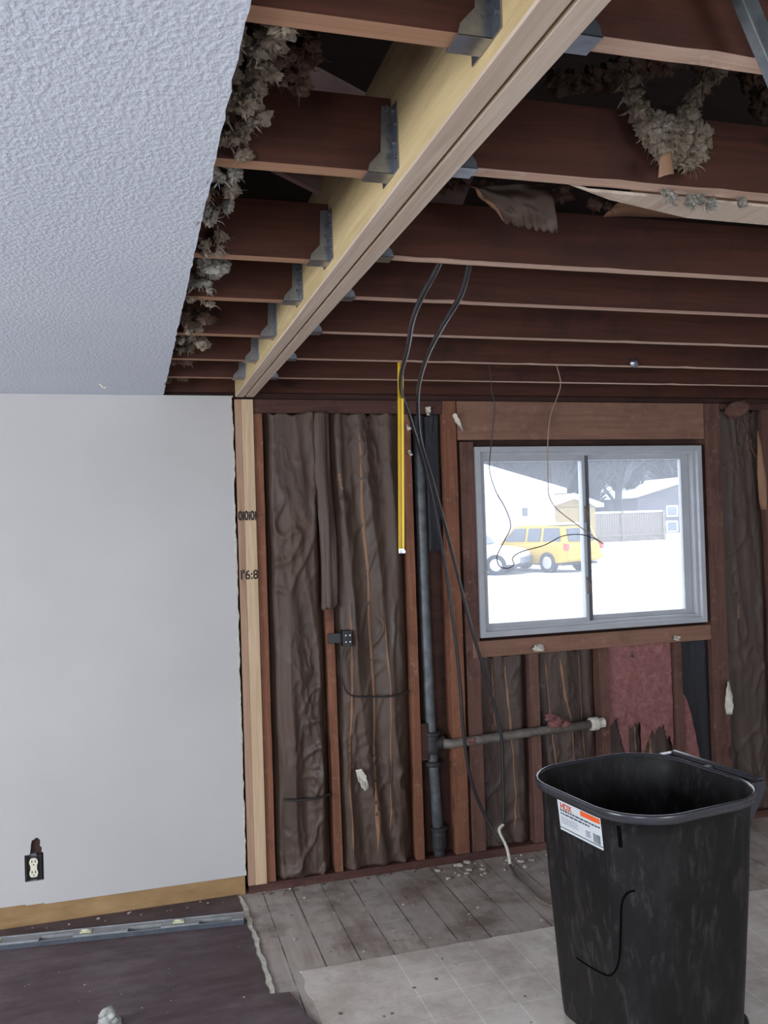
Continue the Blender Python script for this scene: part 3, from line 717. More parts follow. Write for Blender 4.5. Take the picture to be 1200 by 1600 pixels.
def smooth(pts, n=6):
    P = [Vector(p) for p in pts]; out = []
    for i in range(len(P)-1):
        p0 = P[max(i-1, 0)]; p1 = P[i]; p2 = P[i+1]; p3 = P[min(i+2, len(P)-1)]
        for k in range(n):
            t = k/n; out.append(.5*((2*p1)+(p2-p0)*t+(2*p0-5*p1+4*p2-p3)*t*t+(3*p1-p0-3*p2+p3)*t**3))
    out.append(P[-1]); return out
def cable(name, px, r, mat, label, cat='cable', group=None):
    o = MB().tube(smooth([atY(*p) if len(p) == 3 else p for p in px]), r, 8).build(name, mat, smooth=True); return tag(o, label, cat, group)
cable('cable', [(538, 1005, -.035), (533, 1040, -.035), (537, 1070, -.035), (550, 1087, -.03), (585, 1089, -.03), (620, 1087, -.03), (640, 1080, -.02)], .0045, M['wire_dark'], 'thin dark cable hanging from the black box and crossing the paper batt')
cable('cable', [(442, 1250, -.02), (470, 1250, -.03), (500, 1246, -.03), (516, 1240, -.012)], .006, M['wire_dark'], 'short dark cable crossing low over the bay beside the pale post')

# heavy black cables hanging from the joists
cable('power_cable', [(690, 403, -2.17), (680, 425, -2.10), (660, 462, -2.0), (645, 500, -1.86), (637, 545, -1.6), (627, 585, -1.25), (628, 615, -.95), (640, 650, -.60), (655, 700, -.35), (675, 780, -.22), (695, 880, -.15), (708, 970, -.13), (718, 1060, -.12), (724, 1140, -.12), (735, 1215, -.12), (758, 1275, -.12), (782, 1318, -.16)], .0085, M['cable'], 'thick black cable looping down from the joists, the left one reaching lower', 'cable')
cable('power_cable', [(735, 403, -2.17), (730, 430, -2.10), (718, 465, -2.0), (692, 508, -1.86), (668, 555, -1.55), (655, 600, -1.15), (653, 640, -.8), (658, 690, -.45), (678, 760, -.28), (703, 850, -.18), (727, 945, -.14), (745, 1010, -.13), (765, 1075, -.12), (783, 1150, -.12), (786, 1230, -.12), (787, 1290, -.13)], .0085, M['cable'], 'thick black cable looping down from the joists, the right one passing the window corner', 'cable')
cable('cable', [(787, 1288, -.13), (780, 1298, -.14), (792, 1325, -.16), (797, 1350, -.2)], .008, M['white_paper'], 'frayed pale cable end hanging above the floor near the batt')
pz = [atZ(x, y, .012) for x, y in ((797, 1352), (803, 1366), (815, 1380), (830, 1392), (842, 1406), (858, 1414), (876, 1419))]
o = MB().tube(smooth([tuple(p) for p in pz]), .0075, 8).build('cable', M['cable_dusty'], smooth=True); tag(o, 'dusty brown cable lying on the floor behind the bin', 'cable')
cable('hanging_wire', [(764, 570, -.89), (767, 590, -.89), (768, 612, -.88), (773, 630, -.88), (771, 660, -.87), (767, 700, -.86), (765, 735, -.86), (775, 768, -.86), (790, 795, -.85), (798, 822, -.85), (788, 845, -.85), (777, 868, -.85), (780, 884, -.85), (793, 888, -.84), (803, 882, -.83), (801, 872, -.82), (815, 862, -.82), (850, 852, -.81), (878, 838, -.80), (905, 835, -.80), (925, 840, -.80), (941, 849, -.80)], .0022, M['wire_dark'], 'thin wire hanging from the joists in a loop before the left pane', 'wire')
cable('hanging_wire', [(870, 572, -.89), (876, 600, -.88), (869, 625, -.87), (860, 650, -.87), (856, 690, -.86), (856, 745, -.86), (858, 775, -.85), (870, 795, -.85), (895, 815, -.84), (920, 833, -.83), (943, 850, -.82)], .0022, M['wire_tan'], 'thin tan wire hanging from the joists towards the middle of the window', 'wire')
# tape measure blade
tp = empty('tape_measure_blade', atY(626, 715, -.90)); tag(tp, 'yellow steel tape blade hanging straight down from the joists before the paper wall', 'tape measure')
ta = atY(625.5, 566, -.898); tb = atY(627, 862, -.898); hw = .0125
def tf(u, v):
    p = ta.lerp(tb, v); a = (u-.5)*2; return Vector((p.x+a*hw, p.y-.004*a*a, p.z))
o = MB().grid(tf, 8, 30).build('blade', M['yellow'], tp, smooth=True, solid=.0012)
def tf2(u, v):
    p = ta.lerp(tb, v); a = (u-.5)*2; return Vector((p.x+a*.0022+.001, p.y-.0012, p.z))
MB().grid(tf2, 2, 30).build('scale_line', M['yellow_dark'], tp)
m = MB(); m.box(tb.x-.011, tb.x+.013, tb.y-.004, tb.y+.001, tb.z-.006, tb.z+.012); m.box(tb.x-.002, tb.x+.013, tb.y-.014, tb.y-.004, tb.z-.006, tb.z+.006); m.build('end_hook', M['galv'], tp)
# outlet in the drywall
ol = empty('wall_outlet', (-.962, -.01, .215)); tag(ol, 'uncovered ivory double outlet in a dark cut-out low on the white wall', 'outlet')
m = MB(); m.box(-.996, -.990, -.014, .04, .208, .322); m.box(-.934, -.928, -.012, .04, .208, .322); m.box(-.996, -.928, -.010, .04, .208, .213); m.box(-.996, -.928, -.010, .04, .317, .322); m.box(-.996, -.928, .0, .004, .21, .32); m.build('outlet_box', M['black'], ol)
m = MB()
for zc_ in (.290, .242):
    m.prism([(-.962+.0185*math.cos(a*math.pi/10), -.018, zc_+min(.0185, max(-.0185, .0215*math.sin(a*math.pi/10)))) for a in range(20)], (0, .012, 0))
m.box(-.976, -.948, -.016, -.006, .225, .305)
m.build('receptacle', M['ivory'], ol, bevel=.001)
for zc_ in (.290, .242):
    for dx in (-.007, .007): MB().box(-.962+dx-.0018, -.962+dx+.0018, -.0192, -.0175, zc_, zc_+.011).build('slot', M['slot'], ol)
    MB().tube([(-.962, -.0175, zc_-.009), (-.962, -.0192, zc_-.009)], .003, 8).build('slot', M['slot'], ol)
for za, zb_ in ((.200, .212), (.316, .330)): MB().box(-.975, -.95, -.012, -.008, za, zb_).build('mounting_ear', M['galv_dark'], ol)

# ---------------------------------------------------------------- level tool on the floor
A = Vector((-.062, -.340, .0)); B_ = Vector((-1.27, -.200, .0)); dv = (B_-A).normalized(); nv = Vector((-dv.y, dv.x, 0)); nv = nv if nv.y > 0 else -nv
lv = empty('spirit_level', (A+B_)/2+Vector((0, 0, .009))); tag(lv, 'long grey aluminium spirit level lying on the dark floor along the wall', 'spirit level')
L_ = (B_-A).length; up = Vector((0, 0, 1)); z0 = .009
def lvbox(m, s0, s1, w0, w1, h0, h1):
    m.obox(A+dv*(s0+s1)/2+nv*(w0+w1)/2+up*(z0+(h0+h1)/2), dv*(s1-s0)/2, nv*(w1-w0)/2, up*(h1-h0)/2)
m = MB(); lvbox(m, 0, L_, .0, .006, 0, .021); lvbox(m, 0, L_, .064, .070, 0, .028)
opens = [(.055, .195), (.36, .50), (.73, .87)]
cur = 0
for a, b in opens+[(L_, L_)]:
    lvbox(m, cur, a, .006, .064, .004, .025); lvbox(m, cur, a, .0, .006, .021, .028); cur = b
for a, b in opens: lvbox(m, a, b, .036, .064, .004, .025)
m.build('level_body', M['alu'], lv, bevel=.001)
m = MB(); lvbox(m, .001, L_-.001, -.0006, -.0001, .001, .0205); m.build('level_edge', M['alu_dark'], lv)
for s_ in (.26, .655, 1.03):
    m = MB(); lvbox(m, s_, s_+.05, .020, .052, .0255, .031); v = m.build('vial_window', M['vial'], lv, bevel=.003)
    m = MB(); cc = A+dv*(s_+.025)+nv*.036+up*(z0+.0315); m.tube([cc-dv*.016, cc+dv*.016], .006, 10); m.build('vial', M['white_paper'], v, smooth=True)

# ---------------------------------------------------------------- knotted rag bottom left
c = atZ(170, 1600, .02)
rg = empty('knotted_rag', (c.x, c.y, .0085)); tag(rg, 'small grey knotted rag on the dark floor at the bottom left', 'rag')
m = MB()
for k, (h, rr) in enumerate([(.008, .040), (.022, .030), (.038, .020)]):
    pts = [(c.x+rr*math.cos(a)*.8, c.y+rr*math.sin(a)*.7, .0095+h+.006*math.sin(a*2+k)) for a in [i*math.pi/8 for i in range(17)]]
    m.tube(pts, [.011+.003*math.sin(i*1.7+k) for i in range(17)], 8)
m.tube([(c.x-.028, c.y, .050), (c.x-.012, c.y-.004, .066), (c.x+.006, c.y, .070), (c.x+.018, c.y, .056)], [.010, .014, .015, .011], 8)
m.tube([(c.x, c.y, .012), (c.x, c.y, .06)], [.028, .014], 8)
m.build('cloth', M['rag'], rg, smooth=True)

# ---------------------------------------------------------------- torn insulation at the ceiling
def tuft(px, py, z, rad, n, mat, seed, label, spread=1.0, fib=50):
    c = atZ(px, py, z); r_ = random.Random(seed); bl = []
    if py > 380: rad *= 1.25; c.x += .012; c.z += .004; fib += 40
    for k in range(n+4):
        d = Vector((r_.uniform(-1, 1)*spread, r_.uniform(-1, 1)*spread*1.1, r_.uniform(-.5, .9)))*rad
        q = rad*r_.uniform(.28, .62); bl.append((c+d*1.1, (q*r_.uniform(.7, 1.3), q*1.1, q*r_.uniform(.6, 1))))
    return fluff('insulation_tuft', M[mat], bl, seed, label, group='insulation tufts along the cut ceiling edge', fibres=fib, sub=3, rough=.55)
G = 'along the cut edge of the textured ceiling'
tuft(392, 45, 2.46, .040, 5, 'fluff', 1, 'grey-white tuft at the very top of the cut ceiling edge')
tuft(425, 75, 2.53, .055, 7, 'fluff_dark', 2, 'brown shaggy tuft hanging in the topmost open bay left of the beam')
tuft(385, 118, 2.47, .038, 6, 'fluff', 3, 'grey tuft second from the top of the cut ceiling edge')
tuft(440, 105, 2.52, .042, 8, 'fluff_dark', 4, 'long curling brown tuft reaching furthest into the bay left of the beam', fib=90)
tuft(372, 160, 2.46, .036, 6, 'fluff', 5, 'ragged tuft beside the pale chip on the ceiling edge')
tuft(362, 205, 2.455, .040, 6, 'fluff', 6, 'tan paper-backed tuft just above the sixth joist end')
tuft(350, 258, 2.45, .034, 6, 'fluff_white', 7, 'pale tuft where the sixth joist meets the ceiling edge')
tuft(338, 290, 2.45, .030, 5, 'fluff', 8, 'grey curl just below the sixth joist end')
tuft(331, 335, 2.448, .036, 6, 'fluff_white', 9, 'brightest white tuft midway down the cut ceiling edge')
tuft(315, 420, 2.445, .034, 7, 'fluff_white', 10, 'white tuft just below the fifth joist end')
tuft(304, 462, 2.445, .028, 5, 'fluff', 11, 'small tuft at the fourth joist end')
tuft(302, 498, 2.45, .036, 6, 'fluff_dark', 12, 'brown tuft between third and fourth joist ends')
tuft(290, 530, 2.445, .040, 7, 'fluff', 13, 'dusty grey tuft at the third joist end', fib=80)
tuft(280, 562, 2.445, .036, 6, 'fluff_dark', 14, 'dark tuft at the second joist end', fib=80)
tuft(322, 385, 2.445, .024, 5, 'fluff', 16, 'small grey tuft just above the fifth joist end')
tuft(308, 440, 2.445, .026, 5, 'fluff_white', 17, 'white shred between the fourth and fifth joist ends')
tuft(297, 512, 2.445, .024, 5, 'fluff', 18, 'grey shred just above the third joist end')
tuft(285, 547, 2.445, .024, 5, 'fluff', 19, 'grey shred just above the second joist end')
tuft(270, 592, 2.445, .032, 6, 'fluff_dark', 15, 'lowest dark tuft where the cut ceiling meets the far wall', fib=80)

# large hanging clumps right of the beam
def path_blobs(pts, y, rads, flat=.5):
    out = []
    for (px, py), r_ in zip(pts, rads):
        q = atY(px, py, y); out.append((q, (r_, r_*flat, r_)))
    return out
b = path_blobs([(985, 125), (990, 150), (1000, 175), (1010, 200), (1025, 215), (1040, 235), (1050, 250), (1065, 205), (1075, 180), (1085, 150), (1098, 130), (1115, 115), (1130, 100), (1095, 210), (1090, 235), (1078, 255), (1045, 200), (1060, 225), (1030, 190)], -2.80,
               [.020, .022, .024, .022, .026, .024, .016, .026, .022, .018, .018, .018, .018, .024, .022, .014, .022, .028, .02])
hc = fluff('hanging_insulation', M['fluff'], b, 31, 'large tan tuft of wool insulation dangling over the joists at upper right', fibres=420, rough=.5, flow=Vector((-.1, -.2, -.8)), flen=.03, n_big=True)
q = atY(1040, 262, -2.83)
def tipf(u, v): return q+Vector(((u-.5)*.034*(1-.3*v), -.006*math.sin(u*3), (v-.5)*.042+.010*u))
MB().grid(tipf, 6, 8).build('paper_tip', M['tan'], hc, smooth=True, solid=.002)
b = path_blobs([(870, 130), (895, 128), (925, 125), (955, 118), (985, 100), (1010, 92), (1040, 95)], -2.62, [.03, .028, .03, .034, .04, .04, .03], .6)
fluff('attic_insulation', M['fluff_dark'], b, 32, 'brown wool insulation lying over the joist left of the large tuft', fibres=140)
b = path_blobs([(1060, 85), (1090, 90), (1125, 85), (1150, 95), (1180, 120), (1195, 160)], -2.55, [.04, .035, .03, .04, .05, .05], .6)
fluff('attic_insulation', M['fluff_dark'], b, 33, 'brown wool insulation behind the grey brace at the top right corner', fibres=100)
b = path_blobs([(1040, 300), (1050, 308), (1080, 315), (1095, 312), (1112, 318), (1160, 316)], -2.75, [.010, .012, .016, .012, .014, .012], .8)
fluff('insulation_tuft', M['fluff_white'], b, 34, 'white fibres caught under the joist below the large tuft', fibres=60, sub=2)
# broken lath under sixth joist
def sl(x): return x
A1 = atY(890, 283, -2.735); 
m = MB(); m.prism([(A1.x, -2.724, 2.436), (A1.x+.05, -2.718, 2.428), (2.3, -2.710, 2.424), (2.3, -2.60, 2.424), (A1.x+.35, -2.62, 2.428), (A1.x+.12, -2.68, 2.430)], (0, 0, .006))
tag(m.build('broken_lath', M['beam_under']), 'thin splintered pale board along the joist under the large insulation tuft', 'board')
# torn kraft flap between fifth and sixth joists
def flap(u, v):
    P0 = atY(735, 292, -2.45); P1 = atY(850, 285, -2.45); P2 = atY(785, 352, -2.40); P3 = atY(865, 368, -2.40)
    t = P0.lerp(P1, u); b_ = P2.lerp(P3, u)
    p = t.lerp(b_, v); k = noise.noise(Vector((u*4, v*4, 2)))
    return p+Vector((0, -.03*math.sin(v*2.6)+.015*k, .010*noise.noise(Vector((u*14, 3, v*3)))*v))
hf = tag(MB().grid(flap, 24, 24).build('torn_flap', M['kraft'], smooth=True, solid=.002), 'dark torn flap of backing paper drooping from the bay right of the beam', 'paper flap')
def fl2(u, v):
    p = flap(0, v); return p+Vector((-.004-.016*u*math.sin(v*3.1), -.006, .0))
MB().grid(fl2, 4, 20).build('torn_edge', M['tan'], hf, smooth=True, solid=.0015)
tag(MB().grid(lambda u, v: Vector((.70+.75*u, -2.62+.34*v, 2.60-.05*v*(1-u)+.012*noise.noise(Vector((u*5, v*5, 6))))), 24, 12).build('backing_paper', M['tan'], smooth=True, solid=.002), 'tan backing paper sagging over the joists right of the beam', 'paper flap')
b = path_blobs([(690, 290), (715, 288), (760, 290), (880, 300), (930, 318), (950, 322)], -2.33, [.02, .02, .025, .03, .02, .012], .7)
fluff('attic_insulation', M['fluff_dark'], b, 35, 'brown insulation bits on the joist behind the torn flap', fibres=60)
# grey brace upper right
p0 = atY(1146, -40, -3.27); p1 = atY(1290, 300, -3.27)
d_ = (p1-p0).normalized()
m = MB(); m.obox((p0+p1)/2, (p1-p0)/2, d_.cross(Vector((0, 1, 0))).normalized()*.0125, Vector((0, .010, 0)))
tag(m.build('metal_brace', M['iron'], bevel=.002), 'grey metal brace slanting across the top right corner', 'brace')
# small metal disc on joist and ceiling hook
c = atY(991, 567, -.922); m = MB(); m.tube([c, c+Vector((0, -.004, 0)), c+Vector((0, -.012, 0))], [.022, .020, .008], 16)
tag(m.build('round_metal_plate', M['galv']), 'small round metal plate on the second joist above the window', 'metal plate')
c = atZ(162, 602, 2.415); m = MB(); m.tube([(c.x-.012, c.y, 2.4185), (c.x-.006, c.y, 2.406), (c.x+.006, c.y, 2.404), (c.x+.014, c.y, 2.412)], .003, 8); m.tube([(c.x-.012, c.y, 2.4188), (c.x-.012, c.y, 2.4145)], .008, 10)
tag(m.build('ceiling_hook', M['ivory'], smooth=True), 'tiny white hook screwed in the textured ceiling near the far wall', 'hook')

# ---------------------------------------------------------------- trash bin
def binmat():
    t = NT('bin_plastic', .42, spec=.3)
    n = t.noise(t.map((7, 7, 7)), 1, 8, .7)
    c = t.ramp(n, [(.3, lin((11, 10, 11))), (.7, lin((18, 16, 18)))])
    n2 = t.noise(t.map((24, 24, 7)), 1, 9, .8)
    c = t.mix(t.ramp(n2, [(.52, BW(0)), (.72, BW(.55))]), c, lin((84, 78, 76)))
    n3 = t.noise(t.map((5, 5, 2.2)), 1, 7, .7)
    c = t.mix(t.ramp(n3, [(.54, BW(0)), (.74, BW(.32))]), c, lin((66, 60, 60)))
    t.l(t.ramp(n2, [(.4, BW(.42)), (.75, BW(.75))]), t.b.inputs['Roughness'])
    return t.color(c).mat
M['bin'] = binmat(); M['groove'] = plain('bin_groove', (.002, .002, .002, 1), .95, 0, .1, spec=.05); M['bin_rim'] = plain('bin_rim_highlit', lin((52, 52, 60)), .24, 0, .08, spec=.8)  # rim colour lightened to carry part of its window highlight
BX, BY, BROT = 1.172, -1.614, .15
HB = .86
def rr(hx, hy, r_, n=8):
    out = []
    for (sx, sy, a0) in ((1, 1, 0), (-1, 1, 90), (-1, -1, 180), (1, -1, 270)):
        for k in range(n+1):
            a = R(a0+90*k/n); out.append((sx*(hx-r_)+r_*math.cos(a), sy*(hy-r_)+r_*math.sin(a)))
    return out
bn = empty('trash_bin', (BX, BY, .004)); tag(bn, 'large black wheeled trash bin without lid standing on the tile floor', 'trash bin')
m = MB(); NS = 36
prof = [(.03, .226, .240, .085), (.07, .232, .246, .095), (.30, .252, .264, .12), (.55, .273, .285, .15), (.72, .285, .296, .17), (.775, .290, .301, .18), (.79, .292, .303, .185), (.829, .296, .307, .19),
        (.830, .307, .318, .194), (.853, .311, .322, .195), (.860, .309, .320, .194), (.8605, .304, .315, .192), (.852, .300, .311, .19), (.80, .285, .296, .18), (.55, .266, .278, .15), (.30, .245, .257, .12), (.07, .222, .236, .09)]
def ringpts(hx, hy, r_, z_): return [(BX+x, BY+y, z_) for x, y in rr(hx, hy, r_)]
vs = []; 
for z_, hx, hy, r_ in prof: vs += ringpts(hx, hy, r_, z_)
fs = []; mi = []
for j in range(len(prof)-1):
    for k in range(NS): fs.append((j*NS+k, j*NS+(k+1) % NS, (j+1)*NS+(k+1) % NS, (j+1)*NS+k)); mi.append(1 if 8 <= j <= 11 else 0)
fs += [tuple(range(NS))[::-1], tuple(range((len(prof)-1)*NS, len(prof)*NS))]; mi += [0, 0]
m.add(vs, fs); m.m = mi
bo = m.build('bin_body', [M['bin'], M['bin_rim']], bn, smooth=False)
for p in bo.data.polygons: p.use_smooth = len(p.vertices) == 4
bo.data.polygons[0].use_smooth = True
def secat(z_):
    for p_, q_ in zip(prof, prof[1:9]):
        if p_[0] <= z_ <= q_[0]:
            t = (z_-p_[0])/max(1e-6, q_[0]-p_[0]); return [p_[i]+(q_[i]-p_[i])*t for i in (1, 2, 3)]
    return prof[7][1:]
def perim(s_, z_, off=0.0, sec=None):
    """point on the outside of the bin: arc length from the middle of the left face towards the camera side"""
    hx, hy, r_ = sec or secat(z_); L1 = hy-r_; L2 = r_*math.pi/2
    if s_ <= L1: return Vector((BX-hx-off, BY-s_, z_))
    if s_ <= L1+L2:
        a_ = math.pi+(s_-L1)/r_; return Vector((BX-(hx-r_)+(r_+off)*math.cos(a_), BY-(hy-r_)+(r_+off)*math.sin(a_), z_))
    return Vector((BX-(hx-r_)+(s_-L1-L2), BY-hy-off, z_))
def on_bin(px, py):
    q_ = Matrix.Rotation(-BROT, 3, 'Z'); o_ = Vector((BX, BY, 0)); v = q_ @ ray(px, py).normalized(); cl = q_ @ (CAM-o_)+o_; t = 1.2
    while t < 4:
        p = cl+v*t
        if p.z < .826:
            hx, hy, r_ = secat(p.z); dx = max(0, abs(p.x-BX)-(hx-r_)); dy = max(0, abs(p.y-BY)-(hy-r_))
            if abs(p.x-BX) <= hx and abs(p.y-BY) <= hy and math.hypot(dx, dy) <= r_: break
        t += .001
    best = min((( perim(k*.002, p.z)-p).length, k*.002) for k in range(-120, 330)); return best[1], p.z
# moulded groove of the side panel and the short slot under the rim
gl = [on_bin(*q_) for q_ in ((992, 1391), (980, 1396), (972, 1412), (970, 1450), (968, 1495), (962, 1516), (950, 1524), (925, 1512), (900, 1496))]
MB().tube(smooth([perim(a_, z_, .0005) for a_, z_ in gl], 6), [.0008]+[.0036]*24+[.003]*23+[.0008], 6).build('side_groove', M['groove'], bn, smooth=True)
(sa, za), (sb, zb_) = on_bin(966, 1290), on_bin(969, 1324)
MB().grid(lambda u, v: perim(sa-.006+.012*u, min(za, .822)+(zb_-za)*v, .001), 4, 6).build('side_slot', M['groove'], bn, solid=.002)
# handle on the right side
HX = BX+.362
m = MB()
m.tube([(HX, BY-.185, .846), (HX, BY+.235, .846)], .018, 12)
for yy in (-.185, .025, .235): m.box(BX+.302, HX+.004, BY+yy-.016, BY+yy+.016, .828, .856)
for yy in (-.185, .235): m.prism([(BX+.286, BY+yy-.012, .70), (HX+.010, BY+yy-.012, .826), (HX+.010, BY+yy-.012, .850), (BX+.286, BY+yy-.012, .830)], (0, .024, 0))
m.build('handle', M['bin_rim'], bn, bevel=.004, smooth=False)
# wheels at the right side
for yy in (-.19, .19):
    m = MB(); c = Vector((BX+.185, BY+yy, .062))
    m.tube([c+Vector((0, -.022, 0)), c+Vector((0, -.016, 0)), c+Vector((0, .016, 0)), c+Vector((0, .022, 0))], [.048, .058, .058, .048], 24); m.build('wheel', M['bin'], bn)
MB().tube([(BX+.185, BY-.22, .062), (BX+.185, BY+.22, .062)], .01, 8).build('axle', M['iron'], bn)
m = MB(); m.box(BX-.20, BX-.14, BY-.17, BY+.17, .004, .032); m.build('foot', M['bin'], bn, bevel=.008)
# sticker below the rim, wrapped on the body
(s0_, zt0), (s1_, zt1), (_, zb1), (_, zb0) = on_bin(875, 1246), on_bin(938, 1278), on_bin(942, 1326), on_bin(880, 1294)
lz1 = .822; lz0 = lz1-((zt0-zb0)+(zt1-zb1))/2*1.03
sec_l = secat((lz0+lz1)/2)
def lpt(u, v, off): z_ = lz0+(lz1-lz0)*v; return perim(s0_+(s1_-s0_)*u, z_, off)
def lrect(m, u0, u1, v0, v1, off):
    n = max(1, int((u1-u0)*10)); m.grid(lambda u, v: lpt(u0+(u1-u0)*u, v0+(v1-v0)*v, .0012+off), n, max(1, int((v1-v0)*8)))
M['label'] = plain('sticker_white', lin((206, 210, 214)), .5, 0, .02); M['orange'] = plain('sticker_orange', lin((232, 96, 40)), .5, 0, .04)
M['txt'] = plain('sticker_print', lin((60, 74, 84)), .6, 0, .05); M['txt2'] = plain('sticker_fine_print', lin((128, 136, 144)), .6, 0, .05)
m = MB(); lrect(m, 0, 1, 0, 1, 0); st = m.build('sticker', M['label'], bn)
m = MB(); lrect(m, .55, .985, .80, .97, .0006); m.build('sticker_banner', M['orange'], st)
r_ = random.Random(4)
m = MB()
for v0, u_end in ((.66, .97), (.55, .74)):
    u = .05
    while u < u_end:
        w = r_.uniform(.03, .10); lrect(m, u, min(u+w, u_end), v0, v0+.055, .0006); u += w+.015
m.build('print_lines', M['txt'], st)
m = MB(); lrect(m, 0.0, 1, .075, .105, .0006); m.build('print_rule', M['txt'], st)
m = MB()
for k in range(5):
    u = .05
    while u < .42:
        w = r_.uniform(.02, .06); lrect(m, u, u+w, .45-.05*k, .468-.05*k, .0006); u += w+.012
m.build('fine_print', M['txt2'], st); m = MB()
for k in range(5): lrect(m, .63, .63+r_.uniform(.08, .13), .37-.045*k, .395-.045*k, .0006)
m.build('fine_print', M['txt2'], st)
m = MB(); u = .80
while u < .96: w = r_.choice((.006, .012)); lrect(m, u, u+w, .13, .42, .0006); u += w+.008
m.build('barcode', M['txt'], st)
tx = text_mesh('logo', 'HDX', .030, M['orange'], st, (0, 0, 0), Matrix.Identity(4), .95, bold=.0008)
pw = parent_world(st); Lw = s1_-s0_; Lh = lz1-lz0
for v in tx.data.vertices:
    q_ = v.co+pw; v.co = lpt(.06+q_.x/Lw, .74+q_.y/Lh, .0022)-pw
bn.rotation_euler.z = BROT

# ---------------------------------------------------------------- debris on the floor
def chip_mesh(seed, flat):
    r_ = random.Random(seed); bm = bmesh.new(); bmesh.ops.create_icosphere(bm, subdivisions=1, radius=1)
    for v in bm.verts: v.co = Vector((v.co.x*r_.uniform(.6, 1.3), v.co.y*r_.uniform(.6, 1.3), max(-.5, v.co.z*r_.uniform(.5, 1.1))*flat+.5*flat))
    me = bpy.data.meshes.new('chip'); bm.to_mesh(me); bm.free(); return me
cm = [chip_mesh(i, .55) for i in range(5)]; cd_ = [chip_mesh(20+i, .5) for i in range(4)]
for q in cm: q.materials.append(M['chip'])
for q in cd_: q.materials.append(M['chip_dark'])
rc = random.Random(77)
def chips(n, xr, yr, z_, meshes, name, label, group, smin=.003, smax=.011, cat='debris'):
    for _ in range(n):
        o = bpy.data.objects.new(name, rc.choice(meshes)); COL.objects.link(o)
        x = rc.uniform(*xr); y = rc.uniform(*yr); s_ = smin+(smax-smin)*rc.random()**2.4
        if abs(x-BX) < .30 and abs(y-BY) < .31: x -= .75
        o.location = (x, y, z_); o.scale = (s_, s_*rc.uniform(.6, 1), s_*.9); o.rotation_euler.z = rc.uniform(0, 6.28)
        tag(o, label, cat, group)
chips(70, (0.0, 1.7), (-.80, -.01), .0005, cm, 'plaster_crumb', 'pale plaster crumb lying loose on the stripped floor boards', 'plaster crumbs on the floor boards')
chips(26, (.95, 1.45), (-.22, -.02), .0005, cm, 'plaster_piece', 'larger plaster piece in the heap at the foot of the drain pipe', 'plaster pieces by the drain pipe', .008, .028)
chips(34, (0.0, 1.6), (-.80, -.01), .0005, cd_, 'wood_crumb', 'brown wood crumb lying on the stripped floor boards', 'wood crumbs on the floor boards', .004, .014)
chips(30, (.15, .95), (-1.5, -.84), .004, cd_, 'dirt_crumb', 'brown dirt crumb lying on the tile vinyl', 'dirt crumbs on the tile vinyl', .002, .010)
chips(36, (-1.1, -.1), (-1.25, -.42), .0085, cm, 'dust_crumb', 'tiny white crumb lying on the dark floor covering', 'white crumbs on the dark floor', .002, .006)
chips(14, (-1.0, -.08), (-.10, -.02), .0085, cm, 'wall_foot_crumb', 'white crumb lying between level and wall', 'white crumbs at the wall foot', .004, .012)
chips(20, (.02, 1.0), (-.05, -.006), .0005, cd_, 'plate_crumb', 'brown crumb lying against the bottom plate', 'crumbs along the bottom plate', .006, .016)

# ---------------------------------------------------------------- outdoors
M['snow'] = plain('snow', (.82, .85, .9, 1), .9, 0, .04, .5)
def groundmat():
    t = NT('snowy_ground', .9, spec=.2); n = t.noise(t.map((.35, .9, 1), rand=False), 1, 8, .7)
    sep = t.n('ShaderNodeSeparateXYZ'); t.l(t.co, sep.inputs[0])
    c = t.ramp(n, [(.44, (.8, .83, .88, 1)), (.62, (.42, .43, .48, 1))])
    return t.color(c).mat
M['ground'] = groundmat()
def gz(y_): return -.12 if y_ < 27 else (-.12+.5*min(1, (y_-27)/16))
m = MB(); m.grid(lambda u, v: Vector((-30+90*u, .2+109.8*v, gz(.2+109.8*v))), 8, 80)
struct(m.build('ground_snow', M['ground'], origin=(0, 0, 0)))
M['house_white'] = plain('white_siding', (.62, .63, .66, 1), .8, 0, .04, 3); M['house_tan'] = plain('tan_siding', (.30, .22, .11, 1), .8, 0, .1, 4)
M['house_grey'] = plain('grey_siding', (.13, .12, .14, 1), .8, 0, .1, 3); M['fence'] = plain('fence_wood', (.20, .17, .15, 1), .85, 0, .15, 6)
M['bark'] = plain('bark_grey', (.05, .048, .06, 1), .9, 0, .2, 2); M['pane_far'] = plain('far_pane', (.16, .18, .22, 1), .2, 0, .1, 2)
